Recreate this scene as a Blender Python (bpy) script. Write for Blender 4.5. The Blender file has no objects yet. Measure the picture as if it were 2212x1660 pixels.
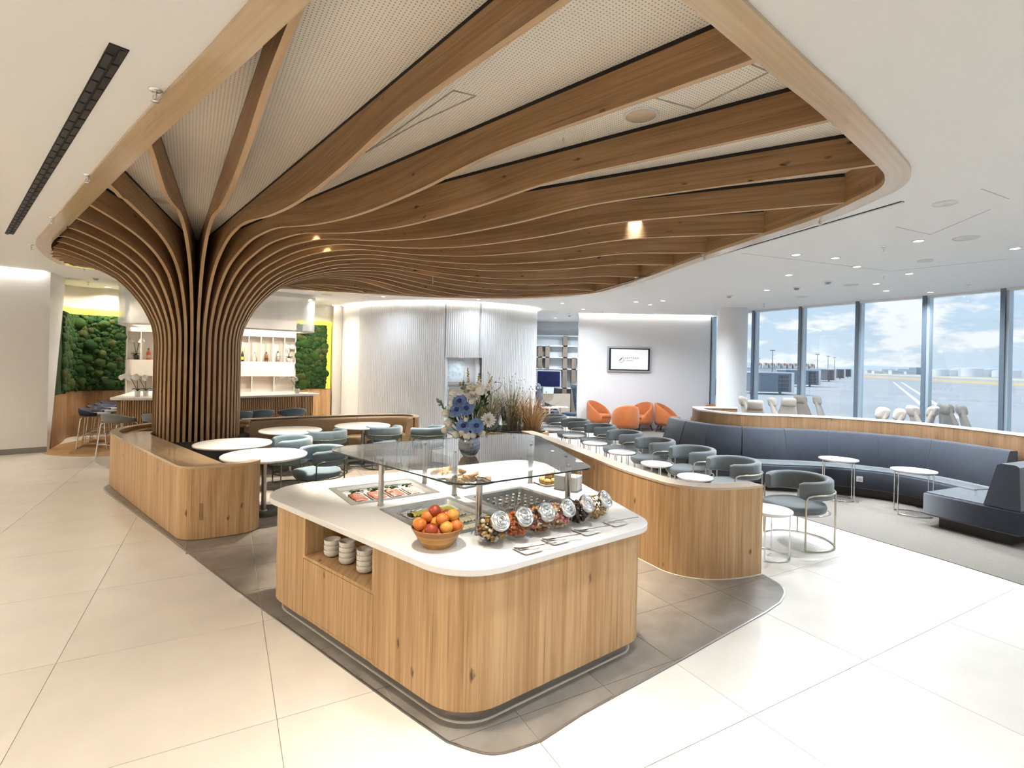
import bpy, bmesh, math, random
from mathutils import Vector, Matrix
random.seed(7)
SC = bpy.context.scene
COL = SC.collection
PI = math.pi
# ------------------------------------------------------------------ camera
F_PX, PPX, PPY, ROLL, EYE = 1115.0, 1106.0, 783.0, math.radians(1.25), 2.0
cam_d = bpy.data.cameras.new('camera'); cam = bpy.data.objects.new('camera', cam_d); COL.objects.link(cam)
cam_d.sensor_width = 36.0; cam_d.lens = 36.0*F_PX/2212.0
cam_d.shift_y = -(830.0-PPY)/2212.0
cam_d.clip_end = 6000
_c, _s = math.cos(ROLL), math.sin(ROLL)
cam.matrix_world = Matrix(((_c, -_s, 0, 0), (0, 0, -1, 0), (_s, _c, 0, EYE), (0, 0, 0, 1)))
SC.camera = cam
# ------------------------------------------------------------------ view, world
SC.view_settings.view_transform = 'Standard'; SC.view_settings.look = 'None'
SC.view_settings.gamma = 1.0; SC.view_settings.use_curve_mapping = False
SC.view_settings.exposure = 0.45
SC.cycles.use_denoising = True
SC.cycles.use_adaptive_sampling = True; SC.cycles.adaptive_threshold = 0.15; SC.cycles.adaptive_min_samples = 8
SC.cycles.max_bounces = 6; SC.cycles.diffuse_bounces = 3; SC.cycles.glossy_bounces = 3
SC.cycles.transmission_bounces = 3; SC.cycles.transparent_max_bounces = 8
SC.cycles.caustics_reflective = False; SC.cycles.caustics_refractive = False
SC.cycles.sample_clamp_indirect = 4.0
W = bpy.data.worlds.new('sky'); SC.world = W; W.use_nodes = True
nt = W.node_tree; nt.nodes.clear()
def nn(t, ty, **kw):
    n = t.nodes.new(ty)
    for k, v in kw.items():
        setattr(n, k, v)
    return n
def lk(t, a, b): t.links.new(a, b)
o = nn(nt, 'ShaderNodeOutputWorld'); bg = nn(nt, 'ShaderNodeBackground')
tc = nn(nt, 'ShaderNodeTexCoord'); sep = nn(nt, 'ShaderNodeSeparateXYZ')
lk(nt, tc.outputs['Generated'], sep.inputs[0])
rp = nn(nt, 'ShaderNodeValToRGB')
rp.color_ramp.elements[0].position = 0.0; rp.color_ramp.elements[0].color = (0.66, 0.78, 0.885, 1)
rp.color_ramp.elements[1].position = 0.7; rp.color_ramp.elements[1].color = (0.50, 0.68, 0.90, 1)
e = rp.color_ramp.elements.new(0.18); e.color = (0.50, 0.68, 0.87, 1)
lk(nt, sep.outputs[2], rp.inputs[0])
mp = nn(nt, 'ShaderNodeMapping'); mp.inputs['Scale'].default_value = (1, 1, 2.6)
lk(nt, tc.outputs['Generated'], mp.inputs[0])
nz = nn(nt, 'ShaderNodeTexNoise'); nz.inputs['Scale'].default_value = 12.0; nz.inputs['Detail'].default_value = 9; nz.inputs['Roughness'].default_value = 0.58
lk(nt, mp.outputs[0], nz.inputs['Vector'])
cr_ = nn(nt, 'ShaderNodeValToRGB'); cr_.color_ramp.elements[0].position = 0.49; cr_.color_ramp.elements[1].position = 0.585
lk(nt, nz.outputs['Fac'], cr_.inputs[0])
mx = nn(nt, 'ShaderNodeMixRGB'); mx.inputs[2].default_value = (0.97, 0.98, 1.0, 1)
lk(nt, cr_.outputs[0], mx.inputs[0]); lk(nt, rp.outputs[0], mx.inputs[1]); lk(nt, mx.outputs[0], bg.inputs[0])
bg.inputs[1].default_value = 0.82
sun_d = bpy.data.lights.new('sun', 'SUN'); sun_d.energy = 1.7; sun_d.angle = math.radians(2); sun_d.color = (1.0, 0.96, 0.90)
sun = bpy.data.objects.new('sun', sun_d); COL.objects.link(sun); sun.rotation_euler = (math.radians(-18), math.radians(-42), 0)   # from behind the building: it never enters the windows
lk(nt, bg.outputs[0], o.inputs[0])
ZC = 3.60          # ceiling height
# ------------------------------------------------------------------ pixel helpers (photo pixel -> direction -> known height)
def ray(x, y):
    u = (x-PPX)/F_PX; v = -(y-PPY)/F_PX
    return (_c*u-_s*v, 1.0, _s*u+_c*v)
def g(x, y, z=0.0):
    d = ray(x, y); t = (z-EYE)/d[2]
    return (d[0]*t, t)
# ------------------------------------------------------------------ materials
MATS = {}
def mat(name, col=(0.8, 0.8, 0.8), rough=0.5, metal=0.0, emit=None, es=0.0, spec=0.5, coat=0.0, sheen=0.0, noise=0.0, nscale=8.0, bump=0.0, bscale=60.0):
    if name in MATS: return MATS[name]
    m = bpy.data.materials.new(name); m.use_nodes = True
    t = m.node_tree; b = t.nodes['Principled BSDF']
    b.inputs['Base Color'].default_value = (*col, 1); b.inputs['Roughness'].default_value = rough
    b.inputs['Metallic'].default_value = metal; b.inputs['Specular IOR Level'].default_value = spec
    b.inputs['Coat Weight'].default_value = coat; b.inputs['Sheen Weight'].default_value = sheen
    if emit:
        b.inputs['Emission Color'].default_value = (*emit, 1); b.inputs['Emission Strength'].default_value = es
    if noise > 0 or bump > 0:
        tcn = nn(t, 'ShaderNodeTexCoord')
    if noise > 0:
        n = nn(t, 'ShaderNodeTexNoise'); n.inputs['Scale'].default_value = nscale; n.inputs['Detail'].default_value = 5
        lk(t, tcn.outputs['Object'], n.inputs['Vector'])
        r = nn(t, 'ShaderNodeValToRGB')
        r.color_ramp.elements[0].position = 0.3; r.color_ramp.elements[1].position = 0.7
        r.color_ramp.elements[0].color = (*[max(0, c*(1-noise)) for c in col], 1)
        r.color_ramp.elements[1].color = (*[min(1, c*(1+noise)) for c in col], 1)
        lk(t, n.outputs['Fac'], r.inputs[0]); lk(t, r.outputs[0], b.inputs['Base Color'])
    if bump > 0:
        n2 = nn(t, 'ShaderNodeTexNoise'); n2.inputs['Scale'].default_value = bscale; n2.inputs['Detail'].default_value = 3
        lk(t, tcn.outputs['Object'], n2.inputs['Vector'])
        bp = nn(t, 'ShaderNodeBump'); bp.inputs['Strength'].default_value = bump; bp.inputs['Distance'].default_value = 0.01
        lk(t, n2.outputs['Fac'], bp.inputs['Height']); lk(t, bp.outputs[0], b.inputs['Normal'])
    MATS[name] = m
    return m
def wood(name, light, mid, dark, along='v', rough=0.45, knots=1.0, offset=0.0, ksize=1.0, coat=0.0, kmin=0.55):
    """oak veneer: grain runs along u or v of the metric UV map, with board-to-board tone and knots"""
    if name in MATS: return MATS[name]
    m = bpy.data.materials.new(name); m.use_nodes = True
    t = m.node_tree; b = t.nodes['Principled BSDF']
    b.inputs['Roughness'].default_value = rough; b.inputs['Specular IOR Level'].default_value = 0.4; b.inputs['Coat Weight'].default_value = coat; b.inputs['Coat Roughness'].default_value = 0.12
    uv = nn(t, 'ShaderNodeUVMap'); uv.uv_map = 'UVMap'
    sp = nn(t, 'ShaderNodeSeparateXYZ'); lk(t, uv.outputs[0], sp.inputs[0])
    cb = nn(t, 'ShaderNodeCombineXYZ')
    a, c = (sp.outputs[0], sp.outputs[1]) if along == 'v' else (sp.outputs[1], sp.outputs[0])
    lk(t, a, cb.inputs[0]); lk(t, c, cb.inputs[1]); cb.inputs[2].default_value = offset
    def mapped(sx, sy):
        q = nn(t, 'ShaderNodeMapping'); q.inputs['Scale'].default_value = (sx, sy, 1); lk(t, cb.outputs[0], q.inputs[0]); return q.outputs[0]
    n1 = nn(t, 'ShaderNodeTexNoise'); n1.inputs['Scale'].default_value = 1; n1.inputs['Detail'].default_value = 6; n1.inputs['Roughness'].default_value = 0.62; n1.inputs['Distortion'].default_value = 0.6
    lk(t, mapped(38, 1.0), n1.inputs['Vector'])
    n2 = nn(t, 'ShaderNodeTexNoise'); n2.inputs['Scale'].default_value = 1; n2.inputs['Detail'].default_value = 3
    lk(t, mapped(9.0, 0.35), n2.inputs['Vector'])
    ad = nn(t, 'ShaderNodeMath', operation='ADD'); ad.use_clamp = True
    ml = nn(t, 'ShaderNodeMath', operation='MULTIPLY'); ml.inputs[1].default_value = 0.55; lk(t, n1.outputs['Fac'], ml.inputs[0])
    ml2 = nn(t, 'ShaderNodeMath', operation='MULTIPLY'); ml2.inputs[1].default_value = 0.45; lk(t, n2.outputs['Fac'], ml2.inputs[0])
    lk(t, ml.outputs[0], ad.inputs[0]); lk(t, ml2.outputs[0], ad.inputs[1])
    r = nn(t, 'ShaderNodeValToRGB'); r.color_ramp.elements[0].position = 0.40; r.color_ramp.elements[1].position = 0.60
    r.color_ramp.elements[0].color = (*mid, 1); r.color_ramp.elements[1].color = (*light, 1)
    lk(t, ad.outputs[0], r.inputs[0])
    out = r.outputs[0]
    if knots > 0:
        v = nn(t, 'ShaderNodeTexVoronoi'); v.inputs['Scale'].default_value = 1.0; v.inputs['Randomness'].default_value = 1.0
        # warp the cells a little so that no two knots are alike
        wn_ = nn(t, 'ShaderNodeTexNoise'); wn_.inputs['Scale'].default_value = 1; wn_.inputs['Detail'].default_value = 3; lk(t, mapped(22, 9), wn_.inputs['Vector'])
        wv = nn(t, 'ShaderNodeVectorMath', operation='MULTIPLY_ADD'); wv.inputs[1].default_value = (0.30, 0.30, 0.0); lk(t, wn_.outputs['Color'], wv.inputs[0]); lk(t, mapped(7.0, 3.0), wv.inputs[2])
        lk(t, wv.outputs[0], v.inputs['Vector'])
        kr = nn(t, 'ShaderNodeValToRGB'); kr.color_ramp.elements[0].position = 0.035*ksize; kr.color_ramp.elements[0].color = (1, 1, 1, 1)
        kr.color_ramp.elements[1].position = 0.12*ksize; kr.color_ramp.elements[1].color = (0, 0, 0, 1)
        lk(t, v.outputs['Distance'], kr.inputs[0])
        # only some of the cells carry a knot
        sp2 = nn(t, 'ShaderNodeSeparateColor'); lk(t, v.outputs['Color'], sp2.inputs[0])
        gt = nn(t, 'ShaderNodeMath', operation='GREATER_THAN'); gt.inputs[1].default_value = kmin; lk(t, sp2.outputs[0], gt.inputs[0])
        mk = nn(t, 'ShaderNodeMath', operation='MULTIPLY'); lk(t, kr.outputs[0], mk.inputs[0]); lk(t, gt.outputs[0], mk.inputs[1])
        mk2 = nn(t, 'ShaderNodeMath', operation='MULTIPLY'); mk2.inputs[1].default_value = knots; lk(t, mk.outputs[0], mk2.inputs[0])
        mxk = nn(t, 'ShaderNodeMixRGB'); mxk.inputs[2].default_value = (*dark, 1)
        lk(t, mk2.outputs[0], mxk.inputs[0]); lk(t, out, mxk.inputs[1]); out = mxk.outputs[0]
        # streaks
        n3 = nn(t, 'ShaderNodeTexNoise'); n3.inputs['Scale'].default_value = 1; n3.inputs['Detail'].default_value = 2
        lk(t, mapped(48, 1.1), n3.inputs['Vector'])
        sr = nn(t, 'ShaderNodeValToRGB'); sr.color_ramp.elements[0].position = 0.60; sr.color_ramp.elements[0].color = (0, 0, 0, 1); sr.color_ramp.elements[1].position = 0.74; sr.color_ramp.elements[1].color = (0.7, 0.7, 0.7, 1)
        lk(t, n3.outputs['Fac'], sr.inputs[0])
        mxs = nn(t, 'ShaderNodeMixRGB'); mxs.inputs[2].default_value = (*[x*0.62 for x in mid], 1)
        lk(t, sr.outputs[0], mxs.inputs[0]); lk(t, out, mxs.inputs[1]); out = mxs.outputs[0]
    lk(t, out, b.inputs['Base Color'])
    MATS[name] = m
    return m
def thin_glass(name, tint=(0.9, 0.95, 0.97), rough=0.0, ior=1.5, refl=1.0):
    if name in MATS: return MATS[name]
    m = bpy.data.materials.new(name); m.use_nodes = True; t = m.node_tree; t.nodes.clear()
    out = nn(t, 'ShaderNodeOutputMaterial'); mixs = nn(t, 'ShaderNodeMixShader')
    tr = nn(t, 'ShaderNodeBsdfTransparent'); tr.inputs[0].default_value = (*tint, 1)
    gl = nn(t, 'ShaderNodeBsdfGlossy'); gl.inputs['Roughness'].default_value = rough; gl.inputs[0].default_value = (refl, refl, refl, 1)
    fr = nn(t, 'ShaderNodeFresnel'); ge = nn(t, 'ShaderNodeNewGeometry'); mi = nn(t, 'ShaderNodeMapRange')
    mi.inputs['To Min'].default_value = ior; mi.inputs['To Max'].default_value = 1.0/ior      # same reflectance from either face
    lk(t, ge.outputs['Backfacing'], mi.inputs['Value']); lk(t, mi.outputs[0], fr.inputs[0])
    lk(t, fr.outputs[0], mixs.inputs[0]); lk(t, tr.outputs[0], mixs.inputs[1]); lk(t, gl.outputs[0], mixs.inputs[2]); lk(t, mixs.outputs[0], out.inputs[0])
    MATS[name] = m
    return m
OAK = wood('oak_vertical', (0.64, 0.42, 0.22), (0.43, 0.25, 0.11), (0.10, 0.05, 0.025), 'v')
OAKL = wood('oak_lengthwise', (0.385, 0.225, 0.108), (0.25, 0.135, 0.06), (0.045, 0.022, 0.014), 'u', rough=0.5, ksize=1.1, kmin=0.38)  # rib oak darkened: the shade between the ribs is put into its colour
OAKT = wood('oak_edge', (0.62, 0.455, 0.285), (0.52, 0.365, 0.21), (0.2, 0.1, 0.05), 'u', rough=0.32, knots=0.0, coat=0.7)
OAKD = wood('oak_smoked', (0.37, 0.22, 0.115), (0.25, 0.14, 0.068), (0.1, 0.05, 0.03), 'v', rough=0.5)
WHITE = mat('white_paint', (0.86, 0.85, 0.83), 0.6)
CEILM = mat('ceiling_paint', (0.88, 0.875, 0.865), 0.7)
STONE = mat('white_solid_surface', (0.86, 0.84, 0.81), 0.3, noise=0.02, nscale=30)
STEEL = mat('brushed_steel', (0.62, 0.60, 0.57), 0.28, 1.0)
CHROME = mat('chrome', (0.82, 0.82, 0.82), 0.12, 1.0)
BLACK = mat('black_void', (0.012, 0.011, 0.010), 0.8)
CHINA = mat('white_china', (0.88, 0.86, 0.82), 0.25)
# ------------------------------------------------------------------ mesh builder
class MB:
    def __init__(s): s.v = []; s.f = []; s.uv = []; s.sm = []
    def add(s, verts, faces, smooth=False, uvs=None):
        o = len(s.v); s.v.extend([tuple(map(float, p)) for p in verts])
        for i, f in enumerate(faces):
            s.f.append([o+j for j in f]); s.sm.append(smooth); s.uv.append(uvs[i] if uvs else None)
        return s
    def box(s, c, d, rz=0.0, bevel=0.0):
        bm = bmesh.new(); bmesh.ops.create_cube(bm, size=1.0)
        for v in bm.verts: v.co = Vector((v.co.x*d[0], v.co.y*d[1], v.co.z*d[2]))
        if bevel > 0: bmesh.ops.bevel(bm, geom=list(bm.edges), offset=min(bevel, min(d)*0.49), segments=2, affect='EDGES', profile=0.5)
        R = Matrix.Rotation(rz, 3, 'Z')
        vs = [R @ v.co + Vector(c) for v in bm.verts]
        bm.verts.index_update()
        s.add(vs, [[v.index for v in f.verts] for f in bm.faces], False); bm.free(); return s
    def bar(s, p0, p1, w, h):
        """box beam between two points, w wide (horizontal), h high"""
        p0 = Vector(p0); p1 = Vector(p1); d = p1-p0; L = d.length; d.normalize()
        up = Vector((0, 0, 1)) if abs(d.z) < 0.95 else Vector((1, 0, 0))
        a = d.cross(up).normalized(); b = a.cross(d).normalized()
        vs = []
        for p in (p0, p1):
            for q in ((-1, -1), (1, -1), (1, 1), (-1, 1)): vs.append(p+a*q[0]*w/2+b*q[1]*h/2)
        return s.add(vs, [[0, 1, 2, 3], [7, 6, 5, 4], [0, 4, 5, 1], [1, 5, 6, 2], [2, 6, 7, 3], [3, 7, 4, 0]])
    def cyl(s, p0, p1, r0, r1=None, n=16, caps=True):
        r1 = r0 if r1 is None else r1
        p0 = Vector(p0); p1 = Vector(p1); d = (p1-p0).normalized()
        up = Vector((0, 0, 1)) if abs(d.z) < 0.95 else Vector((1, 0, 0))
        a = d.cross(up).normalized(); b = a.cross(d).normalized()
        r = []
        for p, q in ((p0, r0), (p1, r1)):
            r.append([p+(a*math.cos(2*PI*i/n)+b*math.sin(2*PI*i/n))*q for i in range(n)])
        s.add(r[0]+r[1], [[i, (i+1) % n, n+(i+1) % n, n+i] for i in range(n)], True)
        if caps:
            s.add(r[0], [list(range(n))[::-1]]); s.add(r[1], [list(range(n))])
        return s
    def tube(s, path, r, n=8, closed=False):
        P = [Vector(p) for p in path]; m = len(P); rings = []
        pa = None
        for i in range(m):
            if closed: d = P[(i+1) % m]-P[i-1]
            else: d = P[min(i+1, m-1)]-P[max(i-1, 0)]
            d.normalize()
            if pa is None:
                up = Vector((0, 0, 1)) if abs(d.z) < 0.9 else Vector((1, 0, 0))
                pa = d.cross(up).normalized()
            else:
                pa = (pa-d*pa.dot(d)).normalized()
            b = d.cross(pa)
            rr = r[i] if isinstance(r, (list, tuple)) else r
            rings.append([P[i]+(pa*math.cos(2*PI*k/n)+b*math.sin(2*PI*k/n))*rr for k in range(n)])
        return s.loft(rings, closed_path=closed)
    def loft(s, rings, closed_path=False, closed_ring=True, caps=True, smooth=True, uvs=None):
        n = len(rings[0]); m = len(rings)
        vs = [p for r in rings for p in r]; fs = []
        for i in range(m if closed_path else m-1):
            for k in range(n if closed_ring else n-1):
                k2 = (k+1) % n; i2 = (i+1) % m
                fs.append([i*n+k, i*n+k2, i2*n+k2, i2*n+k])
        s.add(vs, fs, smooth, uvs)
        if caps and closed_ring and not closed_path:
            s.add(rings[0], [list(range(n))[::-1]]); s.add(rings[-1], [list(range(n))])
        return s
    def lathe(s, prof, c=(0, 0, 0), n=24, caps=False, flute=0.0, nf=0):
        rings = []
        for r, z in prof:
            ring = []
            for k in range(n):
                a = 2*PI*k/n; q = r*(1+flute*math.cos(nf*a)) if nf else r
                ring.append((c[0]+q*math.cos(a), c[1]+q*math.sin(a), c[2]+z))
            rings.append(ring)
        return s.loft(rings, caps=caps)
    def disc(s, c, r, n=24, z=None):
        return s.add([(c[0]+r*math.cos(2*PI*k/n), c[1]+r*math.sin(2*PI*k/n), c[2]) for k in range(n)], [list(range(n))])
    def prism(s, poly, z0, z1, cap=True, bot=True, bevel=0.0, smooth=False):
        """vertical extrusion; uv = arc length, z on the sides"""
        if bevel > 0:
            ins = offset_poly(poly, -bevel*0.9)
            ins2 = offset_poly(poly, -bevel*0.3)
            lv = [(ins, z0), (ins2, z0+bevel*0.3), (poly, z0+bevel), (poly, z1-bevel), (ins2, z1-bevel*0.3), (ins, z1)]
        else: lv = [(poly, z0), (poly, z1)]
        n = len(poly)
        arc = [0.0]
        for i in range(n):
            a, b = poly[i], poly[(i+1) % n]; arc.append(arc[-1]+math.hypot(b[0]-a[0], b[1]-a[1]))
        for (pa, za), (pb, zb) in zip(lv, lv[1:]):
            vs = [(p[0], p[1], za) for p in pa]+[(p[0], p[1], zb) for p in pb]
            fs = []; uv = []
            for i in range(n):
                j = (i+1) % n
                fs.append([i, j, n+j, n+i]); uv.append([(arc[i], za), (arc[i+1], za), (arc[i+1], zb), (arc[i], zb)])
            s.add(vs, fs, smooth or bevel > 0, uv)
        if cap: s.add([(p[0], p[1], lv[-1][1]) for p in lv[-1][0]], [list(range(n))])
        if bot: s.add([(p[0], p[1], lv[0][1]) for p in lv[0][0]], [list(range(n))[::-1]])
        return s
    def wall(s, path, th, z0, z1, closed=False, caps=True, smooth=True, u0=0.0):
        """sheet of thickness th to the left of path"""
        inner = offset_path(path, th, closed); n = len(path)
        arc = [u0]
        for i in range(n):
            a, b = path[i], path[(i+1) % n]; arc.append(arc[-1]+math.hypot(b[0]-a[0], b[1]-a[1]))
        R = range(n if closed else n-1)
        def strip(A, za, B, zb, vfun, flip):
            vs = [(p[0], p[1], za) for p in A]+[(p[0], p[1], zb) for p in B]; fs = []; uv = []
            for i in R:
                j = (i+1) % n; q = [i, j, n+j, n+i]; w = [(arc[i], vfun[0]), (arc[i+1], vfun[0]), (arc[i+1], vfun[1]), (arc[i], vfun[1])]
                fs.append(q[::-1] if flip else q); uv.append(w[::-1] if flip else w)
            s.add(vs, fs, smooth, uv)
        strip(path, z0, path, z1, (z0, z1), False)
        strip(inner, z0, inner, z1, (z0, z1), True)
        strip(path, z1, inner, z1, (0, th), False)
        strip(path, z0, inner, z0, (0, th), True)
        if not closed and caps:
            for i in (0, n-1):
                a, b = path[i], inner[i]
                s.add([(a[0], a[1], z0), (b[0], b[1], z0), (b[0], b[1], z1), (a[0], a[1], z1)], [[0, 1, 2, 3] if i else [3, 2, 1, 0]])
        return s
    def ball(s, c, r, seg=12, rings=8, zmin=-1.0):
        if not isinstance(r, (tuple, list)): r = (r, r, r)
        vs = []
        t0 = math.asin(max(-1, zmin))
        for i in range(rings+1):
            t = t0+(PI/2-t0)*i/rings
            for k in range(seg):
                a = 2*PI*k/seg; vs.append((c[0]+r[0]*math.cos(t)*math.cos(a), c[1]+r[1]*math.cos(t)*math.sin(a), c[2]+r[2]*math.sin(t)))
        fs = [[i*seg+k, i*seg+(k+1) % seg, (i+1)*seg+(k+1) % seg, (i+1)*seg+k] for i in range(rings) for k in range(seg)]
        return s.add(vs, fs, True)
    def xf(s, M):
        s.v = [tuple(M @ Vector(p)) for p in s.v]; return s
    def join(s, o, M=None):
        k = len(s.v); s.v.extend([tuple(M @ Vector(p)) if M else p for p in o.v])
        s.f.extend([[k+j for j in f] for f in o.f]); s.uv.extend(o.uv); s.sm.extend(o.sm); return s
    def mesh(s, name, m=None, fast=False):
        me = bpy.data.meshes.new(name); me.from_pydata(s.v, [], s.f)
        me.polygons.foreach_set('use_smooth', s.sm)
        if not fast:
            ul = me.uv_layers.new(name='UVMap'); dat = []
            V = s.v
            for f, w in zip(s.f, s.uv):
                if w: dat.extend(w); continue
                a, b, c = V[f[0]], V[f[1]], V[f[2]]
                nx = (b[1]-a[1])*(c[2]-a[2])-(b[2]-a[2])*(c[1]-a[1]); ny = (b[2]-a[2])*(c[0]-a[0])-(b[0]-a[0])*(c[2]-a[2]); nz_ = (b[0]-a[0])*(c[1]-a[1])-(b[1]-a[1])*(c[0]-a[0])
                if abs(nz_) >= max(abs(nx), abs(ny)): dat.extend([(V[i][0], V[i][1]) for i in f])
                else:
                    L = math.hypot(nx, ny) or 1.0; tx, ty = -ny/L, nx/L
                    dat.extend([(V[i][0]*tx+V[i][1]*ty, V[i][2]) for i in f])
            ul.data.foreach_set('uv', [q for w in dat for q in w])
        if m: me.materials.append(m)
        me.update(); return me
def offset_path(path, d, closed=False):
    n = len(path); out = []
    for i in range(n):
        if closed: a, b, c = path[i-1], path[i], path[(i+1) % n]
        else: a, b, c = path[max(i-1, 0)], path[i], path[min(i+1, n-1)]
        def nrm(p, q):
            x, y = q[0]-p[0], q[1]-p[1]; L = math.hypot(x, y)
            return (-y/L, x/L) if L > 1e-9 else None
        n1 = nrm(a, b) or nrm(b, c); n2 = nrm(b, c) or n1
        mx_, my_ = n1[0]+n2[0], n1[1]+n2[1]; L2 = mx_*mx_+my_*my_
        k = 2.0/max(L2, 0.6)
        out.append((b[0]+mx_*d*k, b[1]+my_*d*k))
    return out
def offset_poly(poly, d):
    """grow (+) or shrink (-) a polygon given in counter-clockwise or clockwise order"""
    A = sum(poly[i-1][0]*poly[i][1]-poly[i][0]*poly[i-1][1] for i in range(len(poly)))
    return offset_path(poly, -d if A > 0 else d, True)
def spline(pts, n=8, closed=False):
    out = []; m = len(pts)
    R = range(m if closed else m-1)
    for i in R:
        if closed: p = [pts[(i-1) % m], pts[i], pts[(i+1) % m], pts[(i+2) % m]]
        else: p = [pts[max(i-1, 0)], pts[i], pts[i+1], pts[min(i+2, m-1)]]
        for k in range(n):
            t = k/n; t2 = t*t; t3 = t2*t
            out.append(tuple(0.5*(2*p[1][j]+(p[2][j]-p[0][j])*t+(2*p[0][j]-5*p[1][j]+4*p[2][j]-p[3][j])*t2+(3*p[1][j]-p[0][j]-3*p[2][j]+p[3][j])*t3) for j in range(len(p[0]))))
    if not closed: out.append(tuple(pts[-1]))
    return out
def roundpoly(pts, n=8):
    """polygon with filleted corners: pts = (x, y, radius)"""
    out = []; m = len(pts)
    for i in range(m):
        a, b, c = [Vector(pts[(i+k) % m][:2]) for k in (-1, 0, 1)]; r = pts[i][2]
        if r <= 0: out.append(tuple(b)); continue
        d1 = (a-b).normalized(); d2 = (c-b).normalized(); ang = math.acos(max(-1, min(1, d1.dot(d2))))
        t = min(r/math.tan(ang/2), (a-b).length*0.49, (c-b).length*0.49); rr = t*math.tan(ang/2)
        ce = b+(d1+d2).normalized()*(rr/math.sin(ang/2))
        p0 = b+d1*t-ce; p1 = b+d2*t-ce
        a0 = math.atan2(p0.y, p0.x); a1 = math.atan2(p1.y, p1.x)
        da = (a1-a0+PI) % (2*PI)-PI
        for k in range(n+1):
            q = a0+da*k/n; out.append((ce.x+rr*math.cos(q), ce.y+rr*math.sin(q)))
    return out
# ------------------------------------------------------------------ scene objects
def tag(o, label=None, cat=None, group=None, kind=None):
    if label: o['label'] = label
    if cat: o['category'] = cat
    if group: o['group'] = group
    if kind: o['kind'] = kind
    return o
def thing(name, label, cat, loc=(0, 0, 0), rz=0.0, group=None):
    o = bpy.data.objects.new(name, None); o.empty_display_size = 0.1; COL.objects.link(o)
    o.location = loc; o.rotation_euler = (0, 0, rz)
    return tag(o, label, cat, group)
def part(parent, name, mb, m, label=None, kind=None, fast=False):
    me = mb.mesh(name, m, fast) if isinstance(mb, MB) else mb
    o = bpy.data.objects.new(name, me); COL.objects.link(o)
    if parent: o.parent = parent
    if label: o['label'] = label
    if kind: o['kind'] = kind
    return o
def solo(name, mb, m, label, cat, loc=(0, 0, 0), rz=0.0, group=None, fast=False):
    o = part(None, name, mb, m, fast=fast); o.location = loc; o.rotation_euler = (0, 0, rz)
    return tag(o, label, cat, group)
def struct(name, mb, m, parent=None):
    o = part(parent, name, mb, m)
    if not parent: o['kind'] = 'structure'
    return o
def dup(root, loc, rz, label, group=None, scale=None):
    r = root.copy(); COL.objects.link(r); r.location = loc; r.rotation_euler = (0, 0, rz); r['label'] = label
    if group: r['group'] = group
    if scale: r.scale = scale
    for ch in list(root.children):
        c = ch.copy(); COL.objects.link(c); c.parent = r
        for q in ch.children:
            d = q.copy(); COL.objects.link(d); d.parent = c
    return r
class Proto:
    """first call places the original, later calls place copies"""
    def __init__(s, root): s.root = root; s.used = False
    def put(s, loc, rz, label, group=None, scale=None):
        if not s.used:
            s.used = True; r = s.root; r.location = loc; r.rotation_euler = (0, 0, rz); r['label'] = label
            if group: r['group'] = group
            if scale: r.scale = scale
            return r
        return dup(s.root, loc, rz, label, group, scale)
# ================================================================== STRUCTURE
WIN = [(6.32, 16.30), (6.84, 14.57), (7.48, 13.35), (8.12, 12.11), (8.80, 10.98), (9.34, 9.79), (9.80, 8.6), (10.2, 7.35), (10.5, 6.0), (10.75, 4.6), (10.95, 3.1), (11.05, 1.6), (11.1, 0.1), (11.05, -1.5), (10.95, -3.2), (10.8, -5.0)]
ROOM = [(-13.0, -5.0)]+WIN[::-1]+[(6.32, 20.5), (-13.0, 20.5)]
def inside(p, poly):
    x, y = p; c = False; j = len(poly)-1
    for i in range(len(poly)):
        if (poly[i][1] > y) != (poly[j][1] > y) and x < (poly[j][0]-poly[i][0])*(y-poly[i][1])/(poly[j][1]-poly[i][1])+poly[i][0]: c = not c
        j = i
    return c
def clip_rect(poly, x0, x1, y0, y1):
    for ax, lim, sg in ((0, x0, 1), (0, x1, -1), (1, y0, 1), (1, y1, -1)):
        out = []
        for i in range(len(poly)):
            a, b = poly[i-1], poly[i]; da = (a[ax]-lim)*sg; db = (b[ax]-lim)*sg
            if (da >= 0) != (db >= 0):
                t = da/(da-db); out.append((a[0]+(b[0]-a[0])*t, a[1]+(b[1]-a[1])*t))
            if db >= 0: out.append(b)
        poly = out
        if len(poly) < 3: return []
    return poly
CREAM = mat('cream_stone_tile', (0.78, 0.735, 0.66), 0.32, noise=0.05, nscale=2.2, spec=0.45)
GREYT = mat('taupe_stone_tile', (0.24, 0.212, 0.182), 0.38, noise=0.16, nscale=5.0)
GROUTC = mat('cream_grout', (0.56, 0.49, 0.39), 0.8)
GROUTG = mat('pale_grout', (0.62, 0.55, 0.46), 0.8)
CARPET = mat('beige_carpet', (0.215, 0.19, 0.162), 0.95, noise=0.12, nscale=90, bump=0.4, bscale=300)
floor = struct('floor', MB().prism(ROOM, -0.25, -0.006), GROUTC)
YAW = math.radians(60.95); GA0, GB0 = 3.287, 2.50
AX = (math.sin(YAW), math.cos(YAW)); BX = (-math.cos(YAW), math.sin(YAW))
def g2w(a, b): return (a*AX[0]+b*BX[0], a*AX[1]+b*BX[1])
def w2g(x, y): return (x*AX[0]+y*AX[1], x*BX[0]+y*BX[1])
GROT = math.atan2(AX[1], AX[0])
def seen(X, Y, Z=0.0, m=60):
    if Y < 0.6: return False
    u0, v0 = X/Y, (Z-EYE)/Y
    u = _c*u0+_s*v0; v = -_s*u0+_c*v0
    px, py = PPX+u*F_PX, PPY-v*F_PX
    return -m < px < 2212+m and -m < py < 1660+m
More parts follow.
